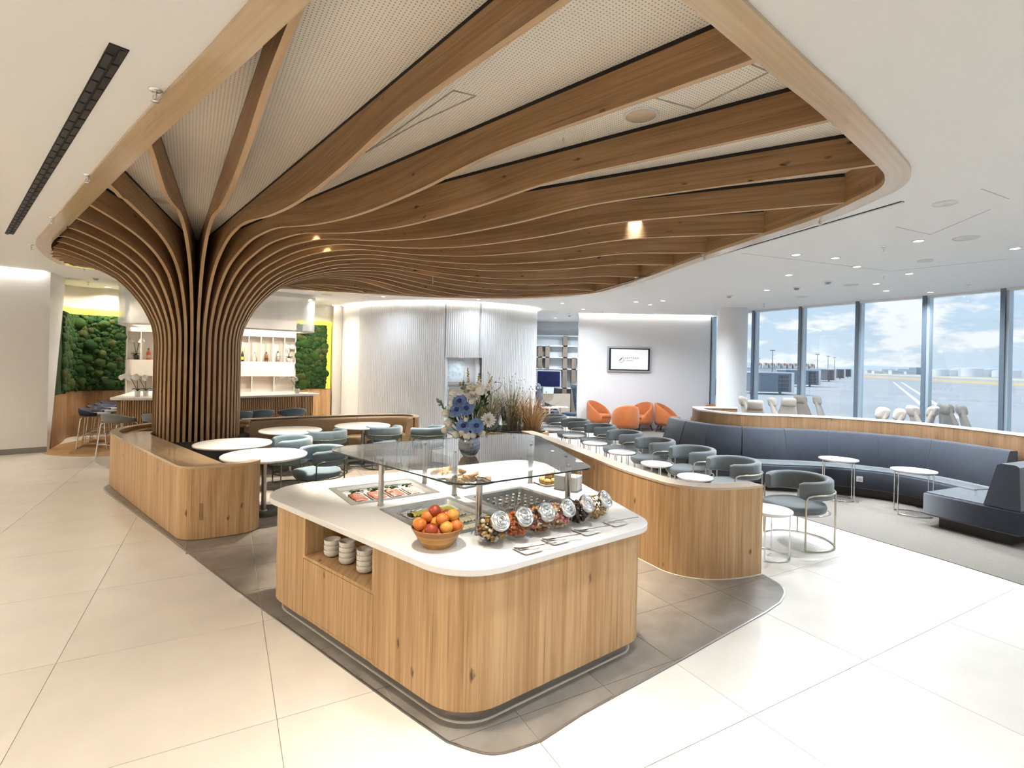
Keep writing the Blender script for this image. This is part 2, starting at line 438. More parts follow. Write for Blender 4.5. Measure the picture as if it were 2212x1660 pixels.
# cream tiles, 1.2 m grid
J = 0.0019
tile_me = MB().prism([(-0.6+J, -0.6+J), (0.6-J, -0.6+J), (0.6-J, 0.6-J), (-0.6+J, 0.6-J)], -0.006, 0.0, bot=False).mesh('tile', CREAM)
far = MB()
for i in range(-14, 16):
    for j in range(-14, 16):
        a = GA0+0.6*(2*i)+0.0; b = GB0+0.6*(2*j)+0.0       # joints on the odd lines
        x, y = g2w(a, b)
        if not inside((x, y), ROOM): continue
        if y < 12.5 and any(seen(*g2w(a+da, b+db)) for da in (-0.6, 0, 0.6) for db in (-0.6, 0, 0.6)):
            o = bpy.data.objects.new('tile', tile_me); COL.objects.link(o); o.parent = floor
            o.location = (x, y, 0); o.rotation_euler = (0, 0, GROT)
        else:
            q = [g2w(a+da*(0.6-J), b+db*(0.6-J)) for da, db in ((-1, -1), (1, -1), (1, 1), (-1, 1))]
            far.prism(q, -0.006, 0.0, bot=False)
part(floor, 'distant_tiles', far, CREAM, kind='stuff')
# taupe tile area, 0.6 m grid, cut to its outline
ZONE = spline([(-6.12, 8.15), (-6.06, 7.72), (-5.80, 7.42)], 4)+[(-3.71, 5.63), (-2.38, 4.46), (-0.57, 2.92)]+spline([(-0.30, 2.70), (-0.05, 2.62), (0.20, 2.72)], 5)+[(0.44, 2.93), (1.17, 3.48), (2.12, 4.21)]+spline([(2.33, 4.39), (2.47, 4.58), (2.52, 4.76), (2.47, 4.98)], 4)+[(1.9, 5.1), (1.62, 5.3), (1.2, 6.4), (0.55, 8.2), (-0.2, 9.6), (-1.9, 11.5), (-4.9, 9.9), (-6.1, 9.4)]
struct('floor_taupe_bed', MB().prism(ZONE, -0.002, 0.002), GROUTG, parent=floor)
ZG = [w2g(*p) for p in ZONE]
full_me = MB().prism([(-0.3+J, -0.3+J), (0.3-J, -0.3+J), (0.3-J, 0.3-J), (-0.3+J, 0.3-J)], 0.002, 0.006, bot=False).mesh('tile', GREYT)
for i in range(-22, 14):
    for j in range(-10, 24):
        a, b = GA0+0.6*i, GB0+0.6*j
        q = clip_rect(ZG, a+J, a+0.6-J, b+J, b+0.6-J)
        if len(q) < 3: continue
        A = abs(sum(q[k-1][0]*q[k][1]-q[k][0]*q[k-1][1] for k in range(len(q))))/2
        if A < 0.002: continue
        if A > 0.3540:
            o = bpy.data.objects.new('tile', full_me); COL.objects.link(o); o.parent = floor
            o.location = (*g2w(a+0.3, b+0.3), 0); o.rotation_euler = (0, 0, GROT)
        else:
            part(floor, 'tile', MB().prism([g2w(*p) for p in q], 0.002, 0.006, bot=False), GREYT)
trim_m = mat('steel_edge_trim', (0.55, 0.56, 0.57), 0.35, 1.0)
part(floor, 'edge_trim', MB().wall(ZONE[:-6], 0.012, -0.002, 0.0075), trim_m)
# carpet of the lounge, bounded by a straight edge
CARP = [(5.6, 3.2), (4.86, 4.88), (4.64, 5.42), (4.32, 6.05), (3.97, 6.80), (3.62, 7.6), (3.05, 9.0), (2.75, 10.8), (2.55, 12.8), (2.5, 16.4), (6.2, 16.3)]+[(x-0.1, y) for x, y in WIN[:10]]
struct('floor_carpet', MB().prism(CARP, -0.002, 0.008), CARPET, parent=floor)
PARQ = wood('parquet', (0.62, 0.40, 0.20), (0.50, 0.29, 0.13), (0.2, 0.1, 0.05), 'u', rough=0.35, knots=0.3)
BARF = spline([(-9.75, 10.75), (-9.35, 10.28), (-8.9, 10.02), (-8.2, 9.95), (-7.2, 10.2)], 5)+[(-4.3, 12.0), (-4.6, 14.6), (-9.9, 12.6)]
struct('floor_bar_parquet', MB().prism(BARF, -0.002, 0.005), PARQ, parent=floor)
# ---------------------------------------------------------------- ceiling with the canopy opening
CAN = [(-8.15, 9.35), (-8.02, 9.0), (-7.80, 8.62), (-7.25, 7.84), (-6.73, 7.27), (-5.98, 6.59), (-2.95, 3.84), (-1.70, 2.75), (-0.75, 1.92), (-0.20, 1.62), (0.30, 1.70), (0.75, 2.05), (1.45, 2.63), (1.97, 3.05), (2.81, 3.78), (3.12, 4.08), (3.31, 4.40), (3.35, 4.78), (3.32, 5.44), (3.08, 6.50), (2.82, 7.69), (2.49, 9.57), (1.97, 11.50), (1.01, 12.39), (0.01, 12.92), (-1.87, 13.07), (-3.50, 12.62), (-4.6, 12.3), (-5.6, 11.8), (-6.6, 11.0), (-7.4, 10.3), (-7.95, 9.75)]
CANO = spline(CAN, 5, True)
RIM_W = 0.17
CANI = offset_poly(CANO, -RIM_W)
PERFZ = 3.90
def poly_with_hole(outer, hole, z):
    bm = bmesh.new()
    es = []
    for lp in (outer, hole):
        vs = [bm.verts.new((p[0], p[1], z)) for p in lp]
        es += [bm.edges.new((vs[i], vs[(i+1) % len(vs)])) for i in range(len(vs))]
    bmesh.ops.triangle_fill(bm, use_beauty=True, edges=es)
    bm.verts.index_update()
    mb = MB().add([v.co for v in bm.verts], [[v.index for v in f.verts] for f in bm.faces]); bm.free()
    return mb
cm = poly_with_hole(ROOM, CANO, ZC)
# turn the faces downwards
cm.f = [f if (Vector(cm.v[f[1]])-Vector(cm.v[f[0]])).cross(Vector(cm.v[f[2]])-Vector(cm.v[f[0]])).z < 0 else f[::-1] for f in cm.f]
cm2 = MB(); cm2.v = [(x, y, z+0.42) for x, y, z in cm.v]; cm2.f = [f[::-1] for f in cm.f]; cm2.sm = list(cm.sm); cm2.uv = list(cm.uv)
cm.join(cm2)
n = len(CANO)
cm.add([(p[0], p[1], ZC) for p in CANO]+[(p[0], p[1], ZC+0.42) for p in CANO], [[i, (i+1) % n, n+(i+1) % n, n+i] for i in range(n)])
ceiling = struct('ceiling', cm, CEILM)
# perforated acoustic panel above the ribs
pm = bpy.data.materials.new('perforated_panel'); pm.use_nodes = True; t = pm.node_tree; b = t.nodes['Principled BSDF']; b.inputs['Roughness'].default_value = 0.7
tc = nn(t, 'ShaderNodeTexCoord'); mpp = nn(t, 'ShaderNodeMapping'); mpp.inputs['Rotation'].default_value = (0, 0, math.radians(58)); mpp.inputs['Scale'].default_value = (42, 42, 42)
lk(t, tc.outputs['Object'], mpp.inputs[0])
fr_ = nn(t, 'ShaderNodeVectorMath', operation='FRACTION'); lk(t, mpp.outputs[0], fr_.inputs[0])
sb = nn(t, 'ShaderNodeVectorMath', operation='SUBTRACT'); sb.inputs[1].default_value = (0.5, 0.5, 0); lk(t, fr_.outputs[0], sb.inputs[0])
mz = nn(t, 'ShaderNodeVectorMath', operation='MULTIPLY'); mz.inputs[1].default_value = (1, 1, 0); lk(t, sb.outputs[0], mz.inputs[0])
ln = nn(t, 'ShaderNodeVectorMath', operation='LENGTH'); lk(t, mz.outputs[0], ln.inputs[0])
pr_ = nn(t, 'ShaderNodeValToRGB'); pr_.color_ramp.elements[0].position = 0.15; pr_.color_ramp.elements[0].color = (0.36, 0.28, 0.19, 1); pr_.color_ramp.elements[1].position = 0.22; pr_.color_ramp.elements[1].color = (0.93, 0.88, 0.79, 1)
lk(t, ln.outputs['Value'], pr_.inputs[0]); lk(t, pr_.outputs[0], b.inputs['Base Color'])
pp = MB().add([(p[0], p[1], PERFZ) for p in CANO], [list(range(n))])
pf = pp.f[0]; pp.f = [pf if sum(CANO[i-1][0]*CANO[i][1]-CANO[i][0]*CANO[i-1][1] for i in range(n)) < 0 else pf[::-1]]
struct('perforated_panel', pp, pm, parent=ceiling)
# fine lines of the access hatches in the perforated panel
LINE = mat('panel_joint', (0.50, 0.43, 0.34), 0.8)
def outline(pts, z, w=0.008, h=0.006):
    mb = MB()
    for i in range(len(pts)):
        a, b_ = pts[i], pts[(i+1) % len(pts)]; mb.bar((*a, z), (*b_, z), w, h)
    return mb
for q in ([(1415, 212), (1500, 236), (1662, 156), (1600, 130)], [(790, 330), (905, 265), (1028, 208), (980, 196)]):
    part(ceiling, 'access_hatch', outline([g(x, y, PERFZ-0.004) for x, y in q], PERFZ-0.004), LINE)
# ---------------------------------------------------------------- walls
BLUEW = mat('cool_white_paint', (0.84, 0.85, 0.86), 0.55)
GREIGE = mat('greige_paint', (0.62, 0.57, 0.51), 0.6)
ENDW = mat('off_white_paint', (0.80, 0.76, 0.70), 0.6)
def wallp(name, path, th, z0, z1, m=WHITE, parent=None): return struct(name, MB().wall(path, th, z0, z1), m, parent)
wl = wallp('wall_left', [(-9.27, 10.33), (-9.55, 10.09), (-13.0, 7.13)], -0.18, 0, 3.9)
# slanted reveal beside the white pier, standing in front of the moss wall
sl = MB()
pr_a = [(-9.27, 10.33, 0), (-9.27, 10.33, 3.9), (-9.78, 11.28, 3.9), (-9.70, 11.13, 3.02), (-9.33, 10.45, 0)]
nrm = Vector((1.42, -0.71, 0)).normalized()*0.05
sl.add(pr_a, [[0, 1, 2, 3, 4]]); sl.add([tuple(Vector(p)-nrm) for p in pr_a], [[4, 3, 2, 1, 0]])
for i in range(5):
    a, b_ = pr_a[i], pr_a[(i+1) % 5]; sl.add([a, b_, tuple(Vector(b_)-nrm), tuple(Vector(a)-nrm)], [[3, 2, 1, 0]])
struct('slanted_reveal', sl, BLUEW, parent=wl)
struct('baseboard_left', MB().wall([(-9.262, 10.325), (-13.0, 7.115)], -0.02, 0.0, 0.11), mat('grey_skirting', (0.26, 0.25, 0.23), 0.5))
MOSSP = spline([(-9.47, 10.64), (-9.95, 11.45), (-10.38, 12.1), (-10.36, 12.42), (-10.05, 12.62), (-9.68, 12.88)], 6)
UPW = offset_path(MOSSP, 0.14)
wallp('wall_bar_left', UPW, 0.2, 0.0, 3.9, GREIGE)
wallp('wall_bar_back', [(-9.78, 13.12), (-6.25, 15.32)], 0.25, 0, 3.9, ENDW)
wallp('wall_bar_right', [(-6.25, 15.32), (-5.36, 15.86)], 0.25, 0, 3.9, ENDW)
wallp('wall_bar_pier', [(-5.42, 15.60), (-5.20, 15.74), (-5.18, 16.4)], 0.25, 0, 3.9, ENDW)
# fluted curved wall with a doorway
FLT = mat('fluted_plaster', (0.82, 0.84, 0.86), 0.55)
fl = spline([(-5.25, 15.85), (-4.75, 15.1), (-4.05, 14.45), (-3.0, 13.95), (-1.9, 13.75), (-0.75, 14.0), (0.1, 14.45), (0.62, 15.05), (0.72, 15.7)], 24)
def resample(p, d):
    out = [p[0]]; acc = 0
    for a, b_ in zip(p, p[1:]):
        L = math.hypot(b_[0]-a[0], b_[1]-a[1]); s0 = d-acc
        while s0 <= L:
            out.append((a[0]+(b_[0]-a[0])*s0/L, a[1]+(b_[1]-a[1])*s0/L)); s0 += d
        acc = L-(s0-d)
    return out
fp = resample(fl, 0.0115)
nr = offset_path(fp, 1.0)
flute = []
for i, (p, q) in enumerate(zip(fp, nr)):
    ph = (i % 5)/5.0; dep = -0.020*math.sin(PI*ph) if (p[0] > -4.35) else 0.0
    flute.append((p[0]+(q[0]-p[0])*dep, p[1]+(q[1]-p[1])*dep))
d0, d1 = (958-PPX)/F_PX, (1034-PPX)/F_PX
left_f = [p for p in flute if p[0]/p[1] < d0+0.004]; mid_f = [p for p in flute if d0 <= p[0]/p[1] <= d1]; right_f = [p for p in flute if p[0]/p[1] > d1+0.004]
wf = struct('wall_fluted', MB().wall(left_f, 0.12, 0, 3.9, smooth=False).wall(right_f, 0.12, 0, 3.9, smooth=False).wall(mid_f, 0.12, 2.10, 3.9, smooth=False), FLT)
wallp('wall_passage_left', [(0.70, 15.6), (0.85, 20.4)], 0.25, 0, 3.9, BLUEW)
wallp('wall_back', [(0.6, 20.35), (6.4, 20.35)], -0.2, 0, 3.9, BLUEW)
wallp('wall_screen', [(2.10, 16.42), (6.22, 16.22)], 0.3, 0, 3.9, mat('screen_wall_paint', (0.83, 0.82, 0.82), 0.6))
wallp('wall_rear', [(-13, -5.0), (10.8, -5.0)], -0.2, 0, 3.9)
wallp('wall_far_left', [(-13.0, -5.2), (-13.0, 20.5)], 0.2, 0, 3.9)
wallp('wall_far_back', [(-13, 20.5), (0.6, 20.5)], 0.2, 0, 3.9)
# doorway recess in the fluted wall: white lining, bubble picture, glass shelves
dl = Vector((*left_f[-1], 0)); dr = Vector((*right_f[0], 0)); dd = (dr-dl).normalized(); dn = Vector((-dd.y, dd.x, 0))
DW = (dr-dl).length
lin = MB()
for a, b_ in ((dl, dl+dn*0.9), (dr+dn*0.9, dr), (dl+dn*0.9, dr+dn*0.9)):
    lin.bar((a.x, a.y, 1.05), (b_.x, b_.y, 1.05), 0.02, 2.1)
mid_p = (dl+dr)/2+dn*0.45
lin.box((mid_p.x, mid_p.y, 2.11), (DW+0.02, 0.92, 0.02), math.atan2(dd.y, dd.x))
struct('door_1', lin, BLUEW)
DOORC = mid_p.copy()
# window wall
MULL = mat('slate_blue_metal', (0.16, 0.21, 0.27), 0.35, 0.3)
MULL2 = mat('pale_blue_metal', (0.46, 0.56, 0.64), 0.3, 0.3)
GLASSW = thin_glass('window_glass', (0.95, 0.975, 0.985))
for i in range(len(WIN)-1):
    a = Vector((*WIN[i], 0)); b_ = Vector((*WIN[i+1], 0)); d = (b_-a).normalized(); nn_ = Vector((d.y, -d.x, 0))
    w = bpy.data.objects.new('window_%d' % (i+1), None); COL.objects.link(w); w['kind'] = 'structure'
    q = MB().bar((*a.xy, 1.85), (*b_.xy, 1.85), 0.012, 3.5)
    part(w, 'pane', q, GLASSW)
    ang = math.atan2(d.y, d.x)
    part(w, 'mullion', MB().box((a.x, a.y, 1.8), (0.075, 0.20, 3.6), ang), MULL)
    c = a+d*0.062
    part(w, 'mullion_cover', MB().box((c.x, c.y, 1.8), (0.05, 0.14, 3.6), ang), MULL2)
    part(w, 'sill', MB().bar((*a.xy, 0.08), (*b_.xy, 0.08), 0.22, 0.16), MULL2)
    part(w, 'head', MB().bar((*a.xy, 3.59), (*b_.xy, 3.59), 0.16, 0.06), WHITE)
# round white column in front of the glazing
struct('column', MB().cyl((6.02, 14.15, 0), (6.02, 14.15, 3.9), 0.385, n=48), mat('column_paint', (0.84, 0.85, 0.86), 0.5))
# luminous cove lines where curved walls meet the ceiling
COVE = mat('cove_led', (1, 1, 1), 0.5, emit=(1.0, 0.93, 0.82), es=11.0)
COVEW = mat('cove_led_white', (1, 1, 1), 0.5, emit=(1.0, 0.97, 0.93), es=10.0)
def cove(path, off, m, nm='trim_1'):
    return struct(nm, MB().wall(offset_path(path, off), 0.035, ZC-0.022, ZC-0.002), m)
cove(fl[10:], -0.07, COVE, 'trim_1')
cove([(2.10, 16.42), (6.22, 16.22)], -0.07, COVEW, 'trim_2')
cove([(-9.30, 10.26), (-12.9, 7.16)], 0.05, COVEW, 'trim_3')
cove([(-5.44, 15.50), (-5.27, 15.62)], -0.06, COVE, 'trim_4')
# ================================================================== TIMBER TREE COLUMN AND CANOPY
TX, TY, TR = -5.41, 8.92, 0.645
tree = thing('timber_tree_column', 'slatted oak column flaring into ribs that fan out across the ceiling', 'column', (TX, TY, 0))
PROF = spline([(0.645, 0.0), (0.645, 0.6), (0.645, 1.2), (0.645, 1.8), (0.645, 2.2), (0.68, 2.45), (0.745, 2.62), (0.88, 2.87), (1.12, 3.15), (1.40, 3.36), (1.75, 3.51), (2.25, 3.645), (2.77, 3.69), (3.2, 3.685), (3.65, 3.63), (4.2, 3.56), (4.9, 3.51), (5.5, 3.505), (6.3, 3.545), (6.9, 3.605), (7.4, 3.63), (8.2, 3.625), (9.8, 3.615), (11.5, 3.615)], 4)
NF = 48; CIL = [(p[0]-TX, p[1]-TY) for p in CANI]
RAZ = [-146.7, -136.1, -123.9, -112.8, -103.8, -93.7, -85.3, -76.6, -69.2, -62.5, -56.1, -49.7, -43.0, -36.8, -30.5, -24.5, -18.0, -11.1, -4.6, 4.3, 11.3, 19.1]
def rim_az(k):
    """rim direction of rib k; ribs face the seating a little closer together than at the back"""
    if k <= 21: return RAZ[k]
    return RAZ[21]+(360+RAZ[0]-RAZ[21])/(NF-21)*(k-21)
def hit(p, ang):
    best = None; dx, dy = math.cos(ang), math.sin(ang)
    for i in range(len(CIL)):
        a, b_ = CIL[i-1], CIL[i]; ex, ey = b_[0]-a[0], b_[1]-a[1]; den = dx*ey-dy*ex
        if abs(den) < 1e-9: continue
        t_ = ((a[0]-p[0])*ey-(a[1]-p[1])*ex)/den; s_ = ((a[0]-p[0])*dy-(a[1]-p[1])*dx)/den
        if t_ > 0.3 and -1e-6 <= s_ <= 1+1e-6 and (best is None or t_ < best): best = t_
    return best
FT = 0.043
EDGE = wood('oak_lit_edge', (0.56, 0.385, 0.225), (0.46, 0.30, 0.165), (0.2, 0.1, 0.05), 'u', rough=0.38, knots=0.0)  # paler copy of the rib oak: light on the front edges put into colour
for k in range(NF):
    ta = math.radians(-60.5+7.5*(k-10)); ra = math.radians(rim_az(k))
    e0 = hit((0, 0), ra); E_ = Vector((e0*math.cos(ra), e0*math.sin(ra)))
    S_ = Vector((TR*math.cos(ta), TR*math.sin(ta)))
    dv = (E_-S_).normalized(); L = (E_-S_).length+TR        # length measured like a radius
    pn = Vector((-dv.y, dv.x))
    pts = [p for p in PROF if p[0] < L-0.02]
    if L < 4.6:                                     # the short ribs rise to the rim without a wave
        pts = [(r_, z_ if r_ < 1.25 else min(z_, 3.245+0.375*(1-math.exp(-(r_-1.25)/0.62)))) for r_, z_ in pts]
    zend = pts[-1][1]; tgt = 3.615
    pts.append((L+0.01, zend))
    # settle the last stretch on the rim height
    out = []
    w0 = max(1.5, L-1.2)
    for r_, z_ in pts:
        w = max(0.0, min(1.0, (r_-w0)/(L-w0))) if r_ > w0 else 0.0
        w = w*w*(3-2*w)
        out.append((r_, z_+(min(z_, tgt)-z_)*w if z_ > tgt else z_+(tgt-z_)*w*(1 if r_ > 4 else 0)))
    inn = []; tr_ = 0.40
    for r_, z_ in out:
        if z_ <= 2.2 and r_ < 0.7: inn.append((tr_, z_))
        elif r_ < 2.3:
            f_ = (r_-0.645)/(2.3-0.645); inn.append((tr_, 2.2+(PERFZ-0.035-2.2)*min(1, f_*2.2)) if f_*2.2 < 1 else (tr_+(2.3-tr_)*((f_*2.2-1)/1.2), PERFZ-0.035))
        else: inn.append((r_, PERFZ-0.035))
    arc = [0.0]
    for a, b_ in zip(out, out[1:]): arc.append(arc[-1]+math.hypot(b_[0]-a[0], b_[1]-a[1]))
    u_off = k*1.37; v_off = k*0.61
    def P(rz_, sgn):
        q = S_+dv*(rz_[0]-TR)+pn*(sgn*FT/2); return (q.x, q.y, rz_[1])
    mb = MB(); m_ = len(out)
    for sgn in (1, -1):
        vs = [P(q, sgn) for q in out]+[P(q, sgn) for q in inn]
        fs = []; uv = []
        for i in range(m_-1):
            fq = [i, i+1, m_+i+1, m_+i]
            dw = [math.hypot(out[j][0]-inn[j][0], out[j][1]-inn[j][1]) for j in (i, i+1)]
            uq = [(arc[i]+u_off, v_off), (arc[i+1]+u_off, v_off), (arc[i+1]+u_off, v_off+dw[1]), (arc[i]+u_off, v_off+dw[0])]
            fs.append(fq if sgn < 0 else fq[::-1]); uv.append(uq if sgn < 0 else uq[::-1])
        mb.add(vs, fs, False, uv)
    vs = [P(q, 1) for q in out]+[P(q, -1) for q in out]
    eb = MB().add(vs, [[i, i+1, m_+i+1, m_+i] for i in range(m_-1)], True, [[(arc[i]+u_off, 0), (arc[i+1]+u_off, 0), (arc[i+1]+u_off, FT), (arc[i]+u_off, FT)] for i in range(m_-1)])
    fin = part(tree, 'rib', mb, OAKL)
    part(fin, 'lit_edge', eb, EDGE)
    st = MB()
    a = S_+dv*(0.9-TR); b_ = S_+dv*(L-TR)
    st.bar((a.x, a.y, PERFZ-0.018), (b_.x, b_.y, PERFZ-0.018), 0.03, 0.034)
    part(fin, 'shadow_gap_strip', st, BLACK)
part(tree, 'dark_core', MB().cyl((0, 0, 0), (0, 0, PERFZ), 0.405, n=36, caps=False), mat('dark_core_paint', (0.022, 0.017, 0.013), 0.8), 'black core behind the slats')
rel = lambda P_: [(p[0]-TX, p[1]-TY) for p in P_]
co, ci = rel(CANO), rel(CANI)
rim = MB(); n = len(co); arc = [0.0]
for i in range(n):
    a, b_ = co[i], co[(i+1) % n]; arc.append(arc[-1]+math.hypot(b_[0]-a[0], b_[1]-a[1]))
def ringstrip(A, za, B, zb, v0, v1, flip=False):
    fs = []; uv = []
    for i in range(n):
        j = (i+1) % n; q = [i, j, n+j, n+i]; w = [(arc[i], v0), (arc[i+1], v0), (arc[i+1], v1), (arc[i], v1)]
        fs.append(q[::-1] if flip else q); uv.append(w[::-1] if flip else w)
    return [(p[0], p[1], za) for p in A]+[(p[0], p[1], zb) for p in B], fs, uv
for args in ((co, 3.578, ci, 3.578, 0, RIM_W, True), (co, 3.578, co, 3.62, 0, 0.04), (ci, 3.578, ci, 3.62, 0, 0.04, True)):
    vs, fs, uv = ringstrip(*args); rim.add(vs, fs, True, uv)
part(tree, 'rim', rim, OAKT, 'pale oak rim around the canopy opening')
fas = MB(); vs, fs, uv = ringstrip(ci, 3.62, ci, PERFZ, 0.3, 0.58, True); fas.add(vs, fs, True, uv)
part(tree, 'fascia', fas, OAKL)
# ================================================================== OUTSIDE (apron level 5 m below the lounge)
GZ = -5.0
APR = mat('apron_concrete', (0.52, 0.545, 0.575), 0.8, noise=0.06, nscale=0.04)
struct('ground', MB().prism([(-300, 22), (13, 22), (12, -60), (900, -60), (4000, 600), (4000, 5000), (-300, 5000)], GZ-1, GZ), APR)
def gq(pts, z): return [g(x, y, z) for x, y in pts]
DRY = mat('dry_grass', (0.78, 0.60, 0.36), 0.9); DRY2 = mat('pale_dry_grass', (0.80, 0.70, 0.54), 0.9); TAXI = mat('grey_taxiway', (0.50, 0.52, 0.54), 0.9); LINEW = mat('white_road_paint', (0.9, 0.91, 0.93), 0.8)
ext = MB().prism(gq([(1866, 812.0), (2330, 834), (2330, 842), (1866, 815.5)], GZ), GZ, GZ+0.05)
struct('ground_dry_grass_near', ext, DRY)
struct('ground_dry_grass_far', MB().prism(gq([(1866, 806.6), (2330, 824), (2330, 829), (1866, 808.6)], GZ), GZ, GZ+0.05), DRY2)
struct('ground_taxiway', MB().prism(gq([(1866, 816.5), (2330, 848), (2330, 854), (1866, 818)], GZ), GZ, GZ+0.05), TAXI)
for x0, x1 in (((1930, 826), (2003, 885)), ((1947, 826), (2070, 905))):
    a, b_ = g(*x0, GZ), g(*x1, GZ)
    struct('ground_painted_line', MB().bar((*a, GZ+0.03), (*b_, GZ+0.03), 0.9, 0.05), LINEW)
# passenger boarding bridges
JB = mat('slate_blue_cladding', (0.165, 0.205, 0.265), 0.5); JW = mat('pale_cladding', (0.72, 0.75, 0.78), 0.5); JD = mat('dark_louvre', (0.07, 0.085, 0.105), 0.6)
def bridge(x0, x1, y0, y1, label):
    cx = (x0+x1)/2; Y = g(cx, y1, GZ)[1]; k = Y/F_PX
    w = (x1-x0)*k; h = (y1-y0)*k
    X1 = (x1-PPX)*k
    r = thing('boarding_bridge', label, 'boarding bridge', (X1-w/2, Y+4, GZ), 0, 'boarding bridges along the apron')
    part(r, 'body', MB().box((0, 0, h*0.56), (w, 7, h*0.88), bevel=0.1), JB)
    part(r, 'roof', MB().box((0, 0, h*1.01), (w+0.3, 7.3, h*0.05)), JW)
    part(r, 'end_frame', MB().box((w/2-0.05*h, -0.1, h*0.56), (0.12*h, 7.4, h*0.9)), JW)
    lv = MB()
    for i in range(4):
        for j in range(3): lv.box((w/2-h*(0.62-0.16*j), -3.55, h*(0.25+0.19*i)), (h*0.14, 0.12, h*0.15))
    part(r, 'louvre', lv, JD)
    for s_ in (-0.35, 0.35): part(r, 'leg', MB().cyl((w*s_, 0, 0), (w*s_, 0, h*0.16), 0.35, n=10), JW)
for q in ((1540, 1566, 816, 861, 'boarding bridge seen in the narrow gap left of the round white column'), (1625, 1717, 806, 853, 'largest slate blue boarding bridge, right of the round white column'), (1700, 1774, 800, 836, 'second slate blue boarding bridge, behind the window post'), (1766, 1807, 798.5, 825, 'third boarding bridge from the round column'), (1800, 1827, 798, 820, 'fourth boarding bridge from the round column'), (1822, 1841, 798, 816.5, 'farthest and smallest boarding bridge, left of the post')):
    bridge(*q)
# terminal with rooftop fan housings
ty = 420.0; k = ty/F_PX
tr0 = thing('terminal_building', 'low white terminal building behind the boarding bridges', 'building', ((1640-PPX)*k, ty, GZ))
part(tr0, 'wall', MB().box((0, 6, 3.2), (110, 12, 6.4)), JW); part(tr0, 'roof', MB().box((0, 6, 6.6), (112, 13, 0.5)), mat('roof_grey', (0.5, 0.53, 0.56), 0.7))
OR_ = mat('orange_fan', (0.72, 0.27, 0.10), 0.5)
fh = thing('rooftop_fan_housing', 'x', 'fan housing', group='white fan housings with orange discs on the terminal roof')
part(fh, 'body', MB().box((0, 0, 3.0), (5.0, 5, 6.0), bevel=0.2), JW); part(fh, 'fan_disc', MB().cyl((0, -2.6, 4.2), (0, -2.75, 4.2), 1.6, n=16), OR_); part(fh, 'louvre', MB().box((3.0, 0, 2.5), (1.2, 4, 5)), JD)
FH = Proto(fh)
for i, x in enumerate((1556, 1642, 1657, 1670, 1684, 1697, 1709, 1721, 1744, 1757)):
    FH.put(((x-PPX)*k, ty+3, GZ+6.86), 0, 'white fan housing with orange disc on the terminal roof, number %s from the left' % ['one', 'two', 'three', 'four', 'five', 'six', 'seven', 'eight', 'nine', 'ten'][i], scale=(0.62, 0.62, 0.72))
mastp = thing('light_mast', 'x', 'light mast', group='light masts on the apron')
part(mastp, 'pole', MB().cyl((0, 0, 0), (0, 0, 20), 0.28, 0.16, n=8), JD); part(mastp, 'lamp_bar', MB().box((0, 0, 20), (3.2, 0.6, 0.5)), JD)
MP = Proto(mastp)
for (x, y, Y, lab) in ((1669, 757, 300, 'tallest light mast, behind the largest boarding bridge'), (1766, 766, 390, 'light mast rising above the second boarding bridge'), (1789, 770, 470, 'light mast rising above the third boarding bridge'), (1803, 773, 560, 'thin light mast above the fourth boarding bridge'), (1640, 775, 430, 'light mast just right of the round column')):
    d = ray(x, y); z = EYE+d[2]*Y
    MP.put((d[0]*Y, Y, GZ), 0, lab, scale=((z-GZ)/20,)*3)
# hills, storage tanks, hangar, distant town
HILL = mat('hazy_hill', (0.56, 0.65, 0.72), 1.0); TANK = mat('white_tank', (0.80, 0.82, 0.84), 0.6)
hm = MB(); pr0 = []
for i in range(90):
    x = 200+i*45; h = 26+14*math.sin(i*0.11+1.2)+6*math.sin(i*0.37)+3*math.sin(i*0.9); pr0.append((x, h))
hm.add([(x, 2600, GZ) for x, h in pr0]+[(x, 2700, GZ+h+8) for x, h in pr0]+[(x, 3300, GZ) for x, h in pr0], [[i, i+1, 91+i-1+0, 90+i] for i in range(0)]+[[i, i+1, 90+i+1, 90+i] for i in range(89)]+[[90+i, 90+i+1, 180+i+1, 180+i] for i in range(89)], True)
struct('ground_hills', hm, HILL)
tk = thing('storage_tank', 'x', 'tank', group='white storage tanks beyond the runway')
part(tk, 'shell', MB().cyl((0, 0, 0), (0, 0, 13), 14, n=24), TANK); part(tk, 'roof', MB().lathe([(14.1, 13), (9, 14.6), (0.2, 15.2)], n=24), JW)
TK = Proto(tk)
for i, (x, sc) in enumerate(((2032, 0.8), (2052, 0.75), (2078, 1.0), (2100, 1.0), (2122, 0.9), (2140, 1.0), (2162, 0.8), (2185, 0.9))):
    Y = 850+30*(i % 3); TK.put(((x-PPX)/F_PX*Y, Y, GZ), 0, 'white storage tank in the distant row, %s from the left' % ['first', 'second', 'third', 'fourth', 'fifth', 'sixth', 'seventh', 'eighth'][i], scale=(sc,)*3)
hg = thing('hangar', 'grey hangar on the horizon beside the window post', 'building', ((1985-PPX)/F_PX*1100, 1100, GZ))
part(hg, 'wall', MB().box((0, 0, 7), (26, 20, 14)), mat('hangar_grey', (0.36, 0.42, 0.46), 0.8)); part(hg, 'roof', MB().box((0, 0, 14.4), (27, 21, 1)), TANK)
bl = thing('distant_building', 'x', 'building', group='white buildings on the horizon')
part(bl, 'wall', MB().box((0, 0, 4), (26, 10, 8)), TANK); part(bl, 'roof', MB().box((0, 0, 8.4), (27, 11, 0.9)), JW); part(bl, 'window_band', MB().box((0, -5.1, 5), (22, 0.3, 1.6)), TAXI)
BL = Proto(bl)
